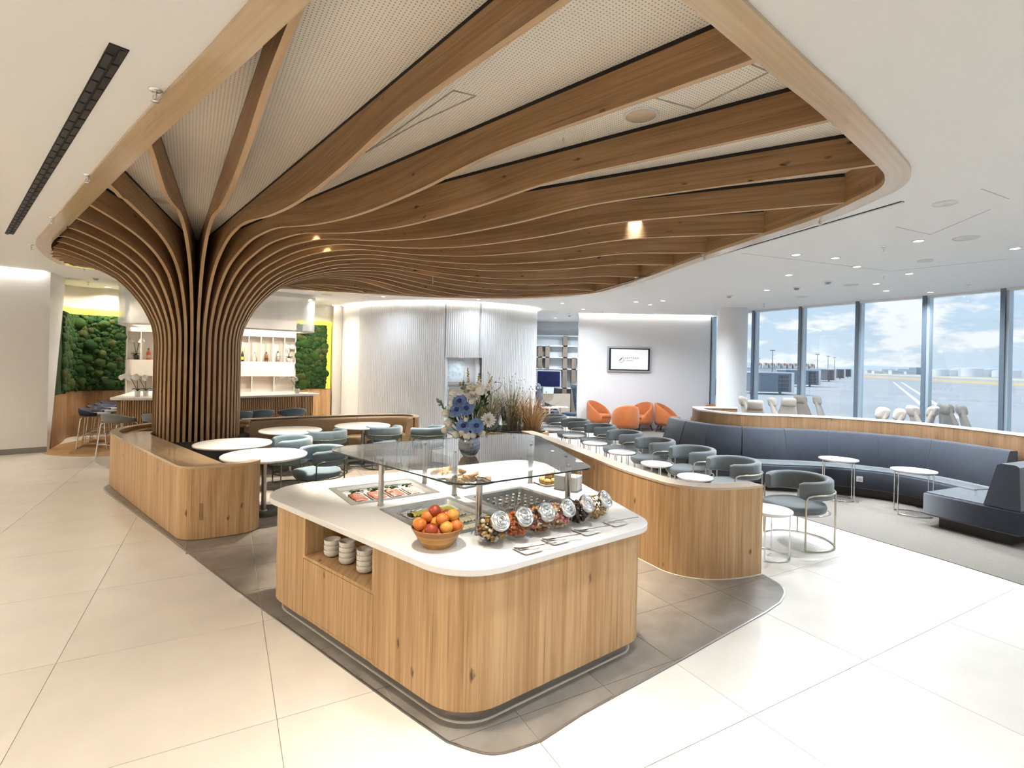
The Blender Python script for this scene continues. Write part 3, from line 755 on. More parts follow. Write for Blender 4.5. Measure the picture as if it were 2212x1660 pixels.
for i, (x, Y, s_) in enumerate(((1880, 1250, 0.8), (1896, 1000, 0.7), (1915, 1150, 1.1), (1936, 1000, 0.9), (1950, 1300, 1.3), (1965, 1050, 0.7), (2012, 1100, 0.8))):
    BL.put(((x-PPX)/F_PX*Y, Y, GZ), 0, 'low white building on the horizon, %s from the left post' % ['first', 'second', 'third', 'fourth', 'fifth', 'sixth', 'seventh'][i], scale=(s_,)*3)
# ================================================================== CEILING FIXTURES AND LIGHT
LENS_W = mat('lamp_lens_warm', (1, 1, 1), 0.4, emit=(1.0, 0.86, 0.66), es=14.0)
LENS_N = mat('lamp_lens_neutral', (1, 1, 1), 0.4, emit=(1.0, 0.96, 0.90), es=14.0)
RINGM = mat('white_fixture', (0.82, 0.82, 0.81), 0.4)
WARM, NEUT = (1.0, 0.885, 0.74), (0.83, 0.915, 1.0)
def make_downlight(lens, name):
    r = thing(name, 'x', 'downlight')
    part(r, 'trim_ring', MB().lathe([(0.050, -0.001), (0.052, -0.010), (0.068, -0.010), (0.072, -0.001)], n=24), RINGM)
    part(r, 'lens', MB().disc((0, 0, -0.004), 0.050, 20), lens)
    return r
DLW = Proto(make_downlight(LENS_W, 'downlight')); DLN = Proto(make_downlight(LENS_N, 'downlight'))
def lamp(parent, power, col, size=0.16, spread=150, z=-0.02):
    l = bpy.data.lights.new('lamp', 'AREA'); l.shape = 'DISK'; l.size = size; l.energy = power; l.color = col; l.spread = math.radians(spread)
    o = bpy.data.objects.new('lamp', l); COL.objects.link(o); o.parent = parent; o.location = (0, 0, z)
    return o
def put_light(x, y, label, power, warm, z=ZC, group='recessed ceiling downlights'):
    r = (DLW if warm else DLN).put((x, y, z), 0, label, group)
    LAMPS.append((r, power, WARM if warm else NEUT))
LAMPS = []
PW = 44
for px, py, lab in ((1720, 550, 'downlight nearest the canopy rim on the window side'), (1984, 520, 'downlight beside the large round ceiling speaker'), (1851, 576, 'downlight over the blue sofa, mid ceiling'), (1704, 594, 'downlight left of the smoke detector by the window'), (1964, 591, 'downlight between the two round speakers on the right'), (1893, 613, 'downlight above the third window'), (1914, 628, 'downlight close to the third window head'), (2010, 631, 'downlight close to the fourth window head'), (1374, 652, 'left downlight in front of the screen wall'), (1432, 650, 'right downlight in front of the screen wall'), (1260, 668, 'downlight at the entrance of the library passage')):
    put_light(*g(px, py, ZC), lab, PW*0.8, False)
for px, py, lab in ((231, 620, 'downlight left of the glass bar hood'), (590, 655, 'downlight inside the glass bar hood'), (657, 641, 'downlight right above the glass bar hood')):
    put_light(*g(px, py, ZC), lab, PW*0.8, True)
for x, y, lab in ((-3.3, 13.1, 'added fill light between the canopy and the left part of the fluted wall'), (-0.9, 13.25, 'added fill light between the canopy and the fluted wall doorway'), (1.3, 13.7, 'added fill light right of the fluted wall edge')):
    put_light(x, y, lab, PW*0.35, False)  # these three are added to brighten the fluted wall
k = 0  # further fill downlights added to light the room
for x, y, w in ((-11, 6.4, 1), (-9.3, 4.2, 1), (-7.0, 3.2, 1), (-5.0, 1.5, 1), (-9.5, 1.0, 1), (-7.5, -1.8, 1), (-3.2, 0.2, 1), (-3.5, -2.5, 1), (0.6, -1.5, 0), (0.8, 0.4, 1), (3.2, 1.8, 0), (3.4, -1.2, 0), (5.6, 0.4, 0), (5.0, 2.9, 0), (6.6, 4.6, 0), (8.6, 2.2, 0), (8.4, -1.5, 0), (8.8, 6.2, 0), (5.2, 10.6, 0), (6.4, 6.6, 0), (4.6, 7.4, 0), (3.6, 13.6, 0), (2.6, 18.4, 0), (1.5, 18.2, 0), (-8.9, 13.6, 1), (-7.2, 13.2, 1), (-5.6, 14.4, 1)):
    k += 1
    near = 0.8 if (-4.5 < x < 6 and y < 3.5) else 1.0
    put_light(x, y, 'added fill downlight %.1f m to the %s and %.1f m %s the viewpoint' % (abs(x), 'left' if x < 0 else 'right', abs(y), 'beyond' if y > 0 else 'behind'), PW*near*(1.0 if w else 0.30 if y < 5 else 0.8), bool(w), group='fill downlights added for light')
# spots between the ribs: two seen by their glow, the rest added hidden fill
for x, y, pw, lab in ((*g(1372, 470, PERFZ), 6, 'spot between the ribs over the divider'), (*g(826, 590, PERFZ), 10, 'spot between the ribs lighting the far ribs'), (-0.585, 2.54, 9, 'added fill spot in the front of the canopy above the picture'), (0.74, 2.49, 9, 'added fill spot in the front right of the canopy above the picture'), (-0.81, 5.06, 62, 'added fill spot between the ribs behind the bouquet'), (0.42, 5.05, 36, 'added fill spot between the ribs right of the bouquet'), (-2.91, 7.26, 36, 'added fill spot between the ribs over the nearest round table'), (-2.99, 7.98, 34, 'added fill spot between the ribs over the middle round table'), (-1.6, 9.4, 45, 'added fill spot between the ribs over the tan bench'), (0.6, 9.0, 30, 'added fill spot between the ribs over the grasses'), (1.9, 7.0, 18, 'added fill spot between the ribs over the small tables')):
    put_light(x, y, lab, pw, x < 0.5, PERFZ-0.004, 'spots between the canopy ribs')
put_light(DOORC.x, DOORC.y, 'added fill light inside the doorway of the fluted wall', 2.5, False, 2.095)  # lamp added to brighten the dark recess
for r, p, c in LAMPS: lamp(r, p, c, spread=(46 if 4 < r.location.y < 5.5 else 60) if r.location.z > ZC+0.1 else 150)
# concealed uplight of the coves as real strip lamps next to the luminous lines
# ---------------------------------------------------------------- sprinklers, speakers, detectors
spk = thing('sprinkler', 'x', 'sprinkler')
part(spk, 'rosette', MB().lathe([(0.008, -0.012), (0.03, -0.010), (0.038, -0.002), (0.038, 0.0)], n=20), CHROME)
part(spk, 'body', MB().cyl((0, 0, -0.06), (0, 0, -0.008), 0.008, n=10), CHROME)
part(spk, 'deflector', MB().lathe([(0.004, -0.075), (0.022, -0.072), (0.02, -0.069), (0.004, -0.066)], n=14), CHROME)
part(spk, 'yoke', MB().tube([(0.014, 0, -0.03), (0.016, 0, -0.05), (0, 0, -0.07), (-0.016, 0, -0.05), (-0.014, 0, -0.03)], 0.003, 6), CHROME)
SPK = Proto(spk)
for px, py, lab in ((336, 194, 'largest chrome sprinkler, left of the canopy rim'), (190, 378, 'second chrome sprinkler along the left canopy rim'), (113, 470, 'third chrome sprinkler along the left canopy rim'), (67, 529, 'sprinkler at the left corner of the canopy'), (182, 578, 'sprinkler below the far left canopy rim'), (1771, 472, 'sprinkler beside the slot at the right canopy rim'), (1522, 551, 'second sprinkler along the right canopy rim'), (1375, 599, 'third sprinkler along the right canopy rim'), (1909, 533, 'sprinkler below the ring speaker'), (1909, 595, 'sprinkler above the third window'), (2092, 616, 'sprinkler near the right end of the windows'), (1650, 657, 'sprinkler near the round column'), (1302, 670, 'sprinkler over the orange chairs'), (190, 609, 'sprinkler left of the bar hood'), (690, 661, 'sprinkler right of the bar hood')):
    SPK.put((*g(px, py, ZC), ZC), 0, lab, 'chrome ceiling sprinklers')
dp = thing('drop_sprinkler', 'x', 'sprinkler')
part(dp, 'pipe', MB().cyl((0, 0, 0), (0, 0, 0.50), 0.009, n=10), STEEL)
part(dp, 'head', MB().lathe([(0.002, -0.045), (0.016, -0.043), (0.016, -0.039), (0.006, -0.034), (0.012, -0.02), (0.012, 0.0)], n=12), CHROME)
DP = Proto(dp)
for px, py, Y, lab in ((859, 470, 6.6, 'longest drop pipe sprinkler hanging between the ribs'), (1176, 532, 7.2, 'drop pipe sprinkler right of centre under the ribs'), (679, 574, 9.2, 'small drop pipe sprinkler near the trunk'), (935, 610, 10.2, 'small drop pipe sprinkler at the far ribs')):
    d = ray(px, py); z = EYE+d[2]*Y; zs = (PERFZ-z)/0.50
    DP.put((d[0]*Y, Y, z), 0, lab, 'drop pipe sprinklers under the ribs', scale=(1, 1, zs))
SPG = mat('speaker_grille', (0.74, 0.73, 0.71), 0.6); SPG2 = mat('speaker_grille_sand', (0.62, 0.50, 0.36), 0.6)
def disc_fixture(name, r_, m, label, cat, x, y, z, ring=True):
    o = thing(name, label, cat, (x, y, z))
    part(o, 'grille', MB().lathe([(0.001, -0.008), (r_*0.88, -0.008), (r_*0.9, -0.003)], n=32), m)
    if ring: part(o, 'ring', MB().lathe([(r_*0.88, -0.002), (r_*0.9, -0.014), (r_, -0.010), (r_, 0.0)], n=32), RINGM)
    return o
disc_fixture('ceiling_speaker', 0.13, SPG2, 'sand coloured round speaker in the perforated panel near the right rim', 'speaker', *g(1385, 249, PERFZ), PERFZ)
disc_fixture('ceiling_speaker', 0.13, SPG2, 'round speaker in the perforated panel behind the left rib', 'speaker', *g(345, 432, PERFZ), PERFZ)
disc_fixture('ceiling_speaker', 0.10, RINGM, 'white ring fixture in the ceiling right of the canopy corner', 'speaker', *g(2042, 439, ZC), ZC)
disc_fixture('ceiling_speaker', 0.13, SPG, 'large round speaker at the right edge of the ceiling', 'speaker', *g(2087, 514, ZC), ZC)
disc_fixture('ceiling_speaker', 0.10, SPG, 'small round speaker right of the middle of the lounge ceiling', 'speaker', *g(1999, 563, ZC), ZC)
disc_fixture('ceiling_speaker', 0.13, SPG, 'round speaker above the second window', 'speaker', *g(1838, 615, ZC), ZC)
disc_fixture('ceiling_speaker', 0.13, SPG, 'round speaker above the first window', 'speaker', *g(1732, 641, ZC), ZC)
disc_fixture('ceiling_speaker', 0.16, SPG, 'round grey speaker in the ceiling above the moss wall', 'speaker', *g(160, 603, ZC), ZC)
disc_fixture('ceiling_speaker', 0.16, SPG, 'round grey speaker right of the bar hood', 'speaker', *g(708, 637, ZC), ZC)
for px, py, lab in ((1721, 621, 'smoke detector over the first window'), (1788, 608, 'square detector over the second window'), (1575, 639, 'dark detector left of the round column'), (207, 600, 'glossy detector left of the trunk ribs'), (1230, 681, 'detector in the library passage')):
    x, y = g(px, py, ZC); o = thing('smoke_detector', lab, 'detector', (x, y, ZC), group='ceiling detectors')
    part(o, 'base', MB().lathe([(0.001, -0.02), (0.075, -0.02), (0.08, 0.0)], n=20), RINGM)
    part(o, 'sensor', MB().lathe([(0.001, -0.055), (0.035, -0.052), (0.05, -0.03), (0.052, -0.02)], n=16), mat('grey_plastic', (0.35, 0.36, 0.37), 0.4))
x, y = g(85, 602, ZC)
o = thing('security_camera', 'white dome security camera on the ceiling by the left pier', 'camera', (x, y, ZC))
part(o, 'housing', MB().cyl((0, 0, -0.07), (0, 0, 0), 0.06, 0.07, n=20), RINGM); part(o, 'dome', MB().ball((0, 0, -0.07), (0.05, 0.05, -0.05), zmin=0.0), mat('black_dome', (0.01, 0.01, 0.012), 0.1))
# linear slot diffusers
a, b_ = Vector((*g(258, 100, ZC), 0)), Vector((*g(20, 505, ZC), 0))
sd = thing('slot_diffuser', 'wide black slot diffuser with flaps in the ceiling at upper left', 'air vent', (a.x, a.y, ZC))
d = (b_-a); L = d.length; d.normalize(); ang = math.atan2(d.y, d.x)
q0 = MB().box((0, 0, 0.0), (L, 0.085, 0.012)); q0.xf(Matrix.Translation(d*L/2) @ Matrix.Rotation(ang, 4, 'Z'))
part(sd, 'slot', q0, BLACK)
FLAP = mat('charcoal_metal', (0.03, 0.029, 0.028), 0.5, 0.3)
flap_me = MB().box((0, 0, 0), (0.17, 0.030, 0.012)).mesh('flap', FLAP)
for i in range(int(L/0.2)):
    for s_ in (-0.021, 0.021):
        o = bpy.data.objects.new('flap', flap_me); COL.objects.link(o); o.parent = sd
        pn = Vector((-d.y, d.x, 0)); p = d*(0.1+0.2*i+(0.1 if s_ > 0 else 0))+pn*s_
        o.location = (p.x, p.y, -0.006); o.rotation_euler = (0.12 if s_ > 0 else -0.12, 0, ang)
for i, (p0, p1, lab) in enumerate((((1270, 634), (1950, 435), 'thin black slot diffuser following the right canopy rim'),)):
    a, b_ = g(*p0, ZC), g(*p1, ZC)
    o = thing('slot_diffuser', lab, 'air vent', (*a, ZC)); v = (b_[0]-a[0], b_[1]-a[1])
    part(o, 'slot', MB().bar((0, 0, -0.002), (v[0], v[1], -0.002), 0.045, 0.006), BLACK); part(o, 'blade', MB().bar((0, 0, -0.006), (v[0], v[1], -0.006), 0.01, 0.006), RINGM)
# ceiling panel joints
for pts in ([(1600, 547), (1925, 586)], [(1925, 586), (2174, 560)], [(1935, 490), (2010, 507)], [(2010, 507), (2140, 452)], [(2120, 408), (2180, 430)], [(1330, 545), (1340, 545)]):
    a, b_ = g(*pts[0], ZC), g(*pts[1], ZC)
    part(ceiling, 'panel_joint', MB().bar((*a, ZC-0.0015), (*b_, ZC-0.0015), 0.008, 0.002), mat('faint_joint', (0.55, 0.55, 0.55), 0.8))
# ================================================================== BUILT-IN FURNITURE
CAPM = wood('sheen_oak_cap', (0.66, 0.55, 0.42), (0.58, 0.46, 0.33), (0.3, 0.2, 0.1), 'u', rough=0.22, knots=0.0)  # oak paled to stand in for the grazing reflection on the tops
# ---- low oak wall around the tree
DLP = spline([(-2.91, 6.02), (-2.925, 5.88), (-3.03, 5.76), (-3.22, 5.64), (-3.40, 5.555), (-3.56, 5.58), (-3.78, 5.76), (-4.74, 6.62), (-5.78, 7.56), (-6.14, 7.92), (-6.32, 8.30), (-6.36, 8.72), (-6.22, 9.15), (-5.85, 9.45), (-5.35, 9.62), (-4.9, 9.72)], 6)
dv0 = thing('planter_wall', 'low curved oak wall wrapping round the foot of the tree column', 'low wall', (0, 0, 0))
part(dv0, 'cladding', MB().wall(DLP, -0.03, 0.012, 0.775), OAK)
part(dv0, 'core', MB().wall(offset_path(DLP, -0.03), -0.07, 0.0, 0.77), OAK)
part(dv0, 'top_cap', MB().wall(offset_path(DLP, 0.004), -0.118, 0.775, 0.802), OAKT)
inner = offset_path(DLP, -0.11)
part(dv0, 'inner_ledge', MB().wall(inner[28:62], -0.40, 0.70, 0.738), OAKT)
part(dv0, 'inner_ledge', MB().wall(inner[61:], -0.14, 0.70, 0.738), OAKT)
bed = [p for p in offset_path(DLP, -0.25)[36:]]
part(dv0, 'planting_bed', MB().prism(bed+[(-4.7, 9.3), (-4.62, 8.4), (-4.75, 7.6), (-4.62, 7.05)], 0.0, 0.60), mat('dark_soil', (0.02, 0.018, 0.017), 0.9))
hp = DLP[20]; 
x0, y0 = g(434, 1103, 0.38); 
hatch_c = min(range(len(DLP)), key=lambda i: abs(DLP[i][0]/DLP[i][1]-(434-PPX)/F_PX) + (0 if DLP[i][1] < 6 else 9))
seg = offset_path(DLP, 0.006)[max(0, hatch_c-1):hatch_c+1]
part(dv0, 'service_flap', MB().wall(seg, -0.012, 0.22, 0.40, smooth=False), mat('brown_flap', (0.34, 0.20, 0.09), 0.5), 'small brown service flap')
# ---- right divider with planter at its far end
DRP = spline([(0.18, 8.55), (0.40, 8.02), (0.62, 7.40), (0.88, 6.63), (1.07, 6.02), (1.24, 5.55), (1.42, 5.18), (1.54, 4.98), (1.70, 4.87), (1.88, 4.83), (2.08, 4.85), (2.28, 4.91), (2.40, 4.96), (2.45, 4.985)], 6)
dv1 = thing('oak_divider', 'low curved oak divider between the buffet and the row of grey chairs', 'low wall')
part(dv1, 'cladding', MB().wall(DRP, 0.03, 0.008, 0.845), OAK)
part(dv1, 'core', MB().wall(offset_path(DRP, 0.03), 0.13, 0.0, 0.84), OAK)
part(dv1, 'top_cap', MB().wall(offset_path(DRP, -0.004), 0.19, 0.845, 0.868), CAPM)
part(dv1, 'base_strip', MB().wall(offset_path(DRP, -0.012), 0.012, 0.0, 0.012), mat('pale_base_strip', (0.75, 0.70, 0.63), 0.5))
pl = thing('grass_planter', 'oak planter box holding the ornamental grasses behind the glass buffet screen', 'planter')
PLP = [(0.42, 8.62), (0.66, 9.0), (0.52, 9.55), (-0.2, 9.75), (-0.95, 9.35), (-0.75, 8.85), (-0.15, 8.72)]
part(pl, 'box', MB().prism(PLP, 0.0, 0.80), OAK); part(pl, 'soil', MB().prism(offset_poly(PLP, -0.05), 0.78, 0.815), mat('dark_soil'))
# ---- tan bench on the far side of the dining tables
TAN = mat('tan_leather', (0.36, 0.245, 0.135), 0.5, noise=0.06, nscale=3, bump=0.1, bscale=120)
TBP = spline([(-5.05, 9.70), (-4.35, 10.25), (-3.6, 10.72), (-2.95, 11.04), (-2.45, 11.22), (-2.14, 11.18), (-2.02, 10.98), (-2.0, 10.72)], 8)
tb = thing('tan_bench', 'long tan leather bench with an oak back behind the round tables', 'bench')
part(tb, 'back_panel', MB().wall(TBP, 0.06, 0.0, 0.80), OAKD)
part(tb, 'top_cap', MB().wall(offset_path(TBP, -0.05), 0.13, 0.80, 0.822), CAPM)
part(tb, 'plinth', MB().wall(offset_path(TBP, -0.06), -0.38, 0.0, 0.12), BLACK)
nS = len(TBP)
cuts = [0, 20, 37, nS-9, nS-1]
def profile_loft(path, sec):
    """sweep a closed (offset, z) section along a plan path"""
    rings = []
    offs = {}
    for o_, z_ in sec:
        if o_ not in offs: offs[o_] = offset_path(path, -o_)
    for i in range(len(path)): rings.append([(offs[o_][i][0], offs[o_][i][1], z_) for o_, z_ in sec])
    return MB().loft(rings)
for a, b_ in zip(cuts, cuts[1:]):
    sub = TBP[a:b_+1]
    d0 = Vector(sub[1])-Vector(sub[0]); d1 = Vector(sub[-1])-Vector(sub[-2])
    sub = [tuple(Vector(sub[0])+d0*0.04)]+sub[1:-1]+[tuple(Vector(sub[-1])-d1*0.04)]
    part(tb, 'back_cushion', profile_loft(sub, [(0.02, 0.42), (0.02, 0.76), (0.05, 0.785), (0.12, 0.78), (0.15, 0.74), (0.19, 0.46), (0.18, 0.42)]), TAN)
    part(tb, 'seat_cushion', profile_loft(sub, [(0.02, 0.14), (0.02, 0.43), (0.42, 0.445), (0.53, 0.435), (0.55, 0.40), (0.54, 0.30), (0.50, 0.14)]), TAN)
# ---- navy sofa with oak back wall
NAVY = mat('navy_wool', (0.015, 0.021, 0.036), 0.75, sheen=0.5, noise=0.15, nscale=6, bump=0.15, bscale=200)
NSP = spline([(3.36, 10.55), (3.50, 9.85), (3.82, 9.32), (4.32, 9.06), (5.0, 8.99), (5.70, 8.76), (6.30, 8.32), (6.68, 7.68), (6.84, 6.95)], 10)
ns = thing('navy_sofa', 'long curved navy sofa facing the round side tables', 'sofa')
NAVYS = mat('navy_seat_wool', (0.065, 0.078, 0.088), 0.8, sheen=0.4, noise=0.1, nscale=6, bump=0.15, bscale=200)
ncuts = [0, 9, 17, 26, 36, 46, 56, 66, 80]
for a, b_ in zip(ncuts, ncuts[1:]):
    sub = NSP[a:b_+1]
    d0 = Vector(sub[1])-Vector(sub[0]); d1 = Vector(sub[-1])-Vector(sub[-2])
    sub = [tuple(Vector(sub[0])+d0*0.07)]+sub[1:-1]+[tuple(Vector(sub[-1])-d1*0.07)]
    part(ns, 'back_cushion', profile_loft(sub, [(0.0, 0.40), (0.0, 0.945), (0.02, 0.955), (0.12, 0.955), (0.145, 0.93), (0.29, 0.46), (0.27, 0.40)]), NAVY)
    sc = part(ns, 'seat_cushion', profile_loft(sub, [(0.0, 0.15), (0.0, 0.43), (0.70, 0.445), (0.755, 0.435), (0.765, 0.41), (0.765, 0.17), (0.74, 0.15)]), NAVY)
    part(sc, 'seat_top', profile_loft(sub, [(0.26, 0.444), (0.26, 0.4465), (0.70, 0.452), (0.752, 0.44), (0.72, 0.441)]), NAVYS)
part(ns, 'plinth', MB().wall(offset_path(NSP, -0.10), -0.54, 0.0, 0.15), mat('dark_plinth', (0.03, 0.026, 0.024), 0.5))
so = MB(); i0 = 52; p = offset_path(NSP, -0.768)[i0]; q = offset_path(NSP, -0.768)[i0+1]; ang = math.atan2(q[1]-p[1], q[0]-p[0])
so.box((p[0], p[1], 0.30), (0.085, 0.012, 0.085), ang, bevel=0.003)
sk = part(ns, 'power_socket', so, mat('socket_plate', (0.60, 0.58, 0.54), 0.4), 'white power socket')
part(sk, 'socket_hole', MB().box((p[0]-math.sin(-ang)*-0.0, p[1]-0.007, 0.30), (0.045, 0.006, 0.045), ang), mat('grey_plastic', (0.35, 0.36, 0.37), 0.4))
# near section of the sofa, facing the windows
D1 = Vector((0.35, -0.76, 0)).normalized(); D2 = Vector((0.91, 0.42, 0)).normalized()
N0 = Vector((5.36, 6.68, 0)); N1 = N0+D1*0.62; N2 = N1+D2*1.7; 
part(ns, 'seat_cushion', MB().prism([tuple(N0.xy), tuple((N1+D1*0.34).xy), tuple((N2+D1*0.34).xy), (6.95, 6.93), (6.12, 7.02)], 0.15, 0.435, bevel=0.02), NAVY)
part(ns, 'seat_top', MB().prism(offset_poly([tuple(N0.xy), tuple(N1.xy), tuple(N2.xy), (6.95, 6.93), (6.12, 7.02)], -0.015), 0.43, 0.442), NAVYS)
bk = []
for P_ in (N1, N2):
    bk.append([tuple((P_+D1*o_).xy)+(z_,) for o_, z_ in ((0.0, 0.44), (0.12, 0.93), (0.16, 0.95), (0.29, 0.95), (0.32, 0.93), (0.34, 0.44))])
part(ns, 'back_cushion', MB().loft(bk, smooth=False), NAVY)
part(ns, 'plinth', MB().prism(offset_poly([tuple(N0.xy), tuple((N1+D1*0.34).xy), tuple((N2+D1*0.34).xy), (6.95, 6.93), (6.12, 7.02)], -0.12), 0.0, 0.15), mat('dark_plinth'))
sw = thing('sofa_back_wall', 'curved oak wall with a pale top running behind the navy sofa', 'low wall')
SWP = offset_path(NSP, 0.04)
SWP = spline([(4.6, 10.62), (4.05, 10.62), (3.72, 10.52), (3.62, 10.25)], 4)+[p for p in SWP if p[0]/p[1] > 0.362]+[(6.95, 6.3), (7.05, 5.6)]
part(sw, 'cladding', MB().wall(SWP, 0.14, 0.0, 1.155), OAKD)
part(sw, 'top_cap', MB().wall(offset_path(SWP, -0.01), 0.17, 1.155, 1.18), mat('white_cap', (0.80, 0.81, 0.82), 0.2))  # whitened top: reflection of the windows put into the colour
# ---- bar: counter, slatted front, back shelving, glass hood, moss
BT = spline([(-8.20, 10.62), (-8.12, 10.45), (-7.92, 10.40), (-7.34, 10.59), (-6.70, 11.04), (-6.06, 11.60), (-5.50, 12.2), (-5.05, 12.72), (-4.86, 12.98), (-4.92, 13.22)], 6)
BTI = [(-5.35, 13.45), (-6.05, 12.75), (-6.65, 12.12), (-7.25, 11.66), (-7.75, 11.45), (-8.05, 11.75), (-8.45, 12.75), (-9.1, 12.45)]
bar_c = thing('bar_counter', 'bar with white top and slatted oak front behind the tree column', 'bar counter')
part(bar_c, 'worktop', MB().prism(BT+BTI, 1.06, 1.105, bevel=0.008), STONE)
BF = offset_path(BT, 0.16); BF = BF[4:-2]
left_run = [(-9.02, 12.35), (BF[0][0]-0.02, BF[0][1]+0.2)]
BF2 = left_run+BF
part(bar_c, 'carcass', MB().wall(BF2, 0.06, 0.0, 1.06), OAKD)
sl_ = MB(); rs = resample(BF2, 0.042); nrml = offset_path(rs, -1.0)
for p, q in zip(rs[1:-1], nrml[1:-1]):
    nx, ny = q[0]-p[0], q[1]-p[1]; c = (p[0]+nx*0.012, p[1]+ny*0.012)
    sl_.box((c[0], c[1], 0.58), (0.024, 0.024, 0.95), math.atan2(ny, nx))
part(bar_c, 'slats', sl_, OAK, kind='stuff')
# back shelving
BU = thing('bar_shelving', 'white niche shelving behind the bar', 'shelving', (-9.70, 12.96, 0), math.atan2(2.1, 3.4))
BL_ = 3.99
SHW = mat('shelving_white', (0.84, 0.80, 0.74), 0.5)
part(BU, 'back_panel', MB().box((BL_/2, 0.29, 1.55), (BL_, 0.02, 3.1)), SHW)
part(BU, 'upper_band', MB().box((BL_/2, 0.14, 2.82), (BL_, 0.28, 0.50)), SHW)
part(BU, 'middle_band', MB().box((BL_/2, 0.14, 1.655), (BL_, 0.28, 0.41)), SHW)
part(BU, 'lower_cabinet', MB().box((BL_/2, 0.14, 0.50), (BL_, 0.28, 1.0)), SHW)
for i in range(14): part(BU, 'niche_divider', MB().box((BL_*i/13.0 if 0 < i < 13 else (0.01 if i == 0 else BL_-0.01), 0.14, 2.215), (0.02, 0.28, 0.71)), SHW)
for i in range(8): part(BU, 'lower_divider', MB().box((BL_*i/7.0 if 0 < i < 7 else (0.01 if i == 0 else BL_-0.01), 0.14, 1.225), (0.02, 0.28, 0.45)), SHW)
BUM = Matrix.Translation((-9.70, 12.96, 0)) @ Matrix.Rotation(math.atan2(2.1, 3.4), 4, 'Z')
def on_bar(u, v, z): return tuple(BUM @ Vector((u, v, z)))
# glass hood
HG = bpy.data.materials.new('hood_acrylic'); HG.use_nodes = True
hb = HG.node_tree.nodes['Principled BSDF']; hb.inputs['Base Color'].default_value = (0.80, 0.84, 0.88, 1); hb.inputs['Roughness'].default_value = 0.12; hb.inputs['Alpha'].default_value = 0.42; hb.inputs['Specular IOR Level'].default_value = 0.9
hood = thing('bar_hood', 'translucent curved glass hood hanging over the bar', 'hood')
HP = spline([(-9.35, 12.55), (-8.95, 11.75), (-8.72, 11.42), (-8.35, 11.28), (-7.5, 11.42), (-6.5, 12.02), (-5.6, 12.82), (-5.12, 13.22), (-5.3, 13.6), (-5.75, 14.2)], 5)
part(hood, 'glass_skirt', MB().wall(HP, 0.02, 2.68, 3.50), HG)
part(hood, 'bottom_lip', MB().wall(HP, 0.25, 2.655, 2.68), mat('hood_lip', (0.80, 0.81, 0.82), 0.3))
part(hood, 'top_rail', MB().wall(offset_path(HP, -0.01), 0.06, 3.50, 3.598), SHW)
# wainscot and moss
wn = thing('wainscot_left', 'smoked oak wainscot curving below the left moss wall', 'panelling')
wn.name = 'oak_wainscot'
part(wn, 'panel', MB().wall(MOSSP, 0.05, 0.0, 1.07), OAKD); part(wn, 'cap', MB().wall(offset_path(MOSSP, -0.01), 0.12, 1.07, 1.085), OAKD)
RMP = [(-6.30, 15.02), (-5.86, 15.29), (-5.44, 15.55)]
wn2 = thing('oak_wainscot', 'oak wainscot below the right moss wall beside the bar', 'panelling')
part(wn2, 'panel', MB().wall(RMP, 0.05, 0.0, 1.07), OAK); part(wn2, 'cap', MB().wall(offset_path(RMP, -0.01), 0.12, 1.07, 1.085), OAK)
MOSS_D = mat('moss_dark', (0.008, 0.035, 0.004), 0.95, noise=0.5, nscale=14, bump=0.8, bscale=90)
MOSS_M = [mat('moss_mid_%d' % i, c, 0.95, noise=0.35, nscale=16, bump=1.0, bscale=140) for i, c in enumerate([(0.012, 0.055, 0.005), (0.022, 0.075, 0.006), (0.042, 0.088, 0.010), (0.072, 0.092, 0.018)])]
LIME = mat('lime_led', (0.5, 0.5, 0.05), 0.6, emit=(0.80, 0.74, 0.05), es=0.95)
moss_me = []
rnd = random.Random(3)
for m_ in MOSS_M:
    for v in range(2):
        b0 = MB().ball((0, 0, 0), 1.0, 10, 6, -0.3)
        b0.v = [tuple(Vector(p)*(1+rnd.uniform(-0.07, 0.07))) for p in b0.v]
        moss_me.append(b0.mesh('moss_cushion', m_, True))
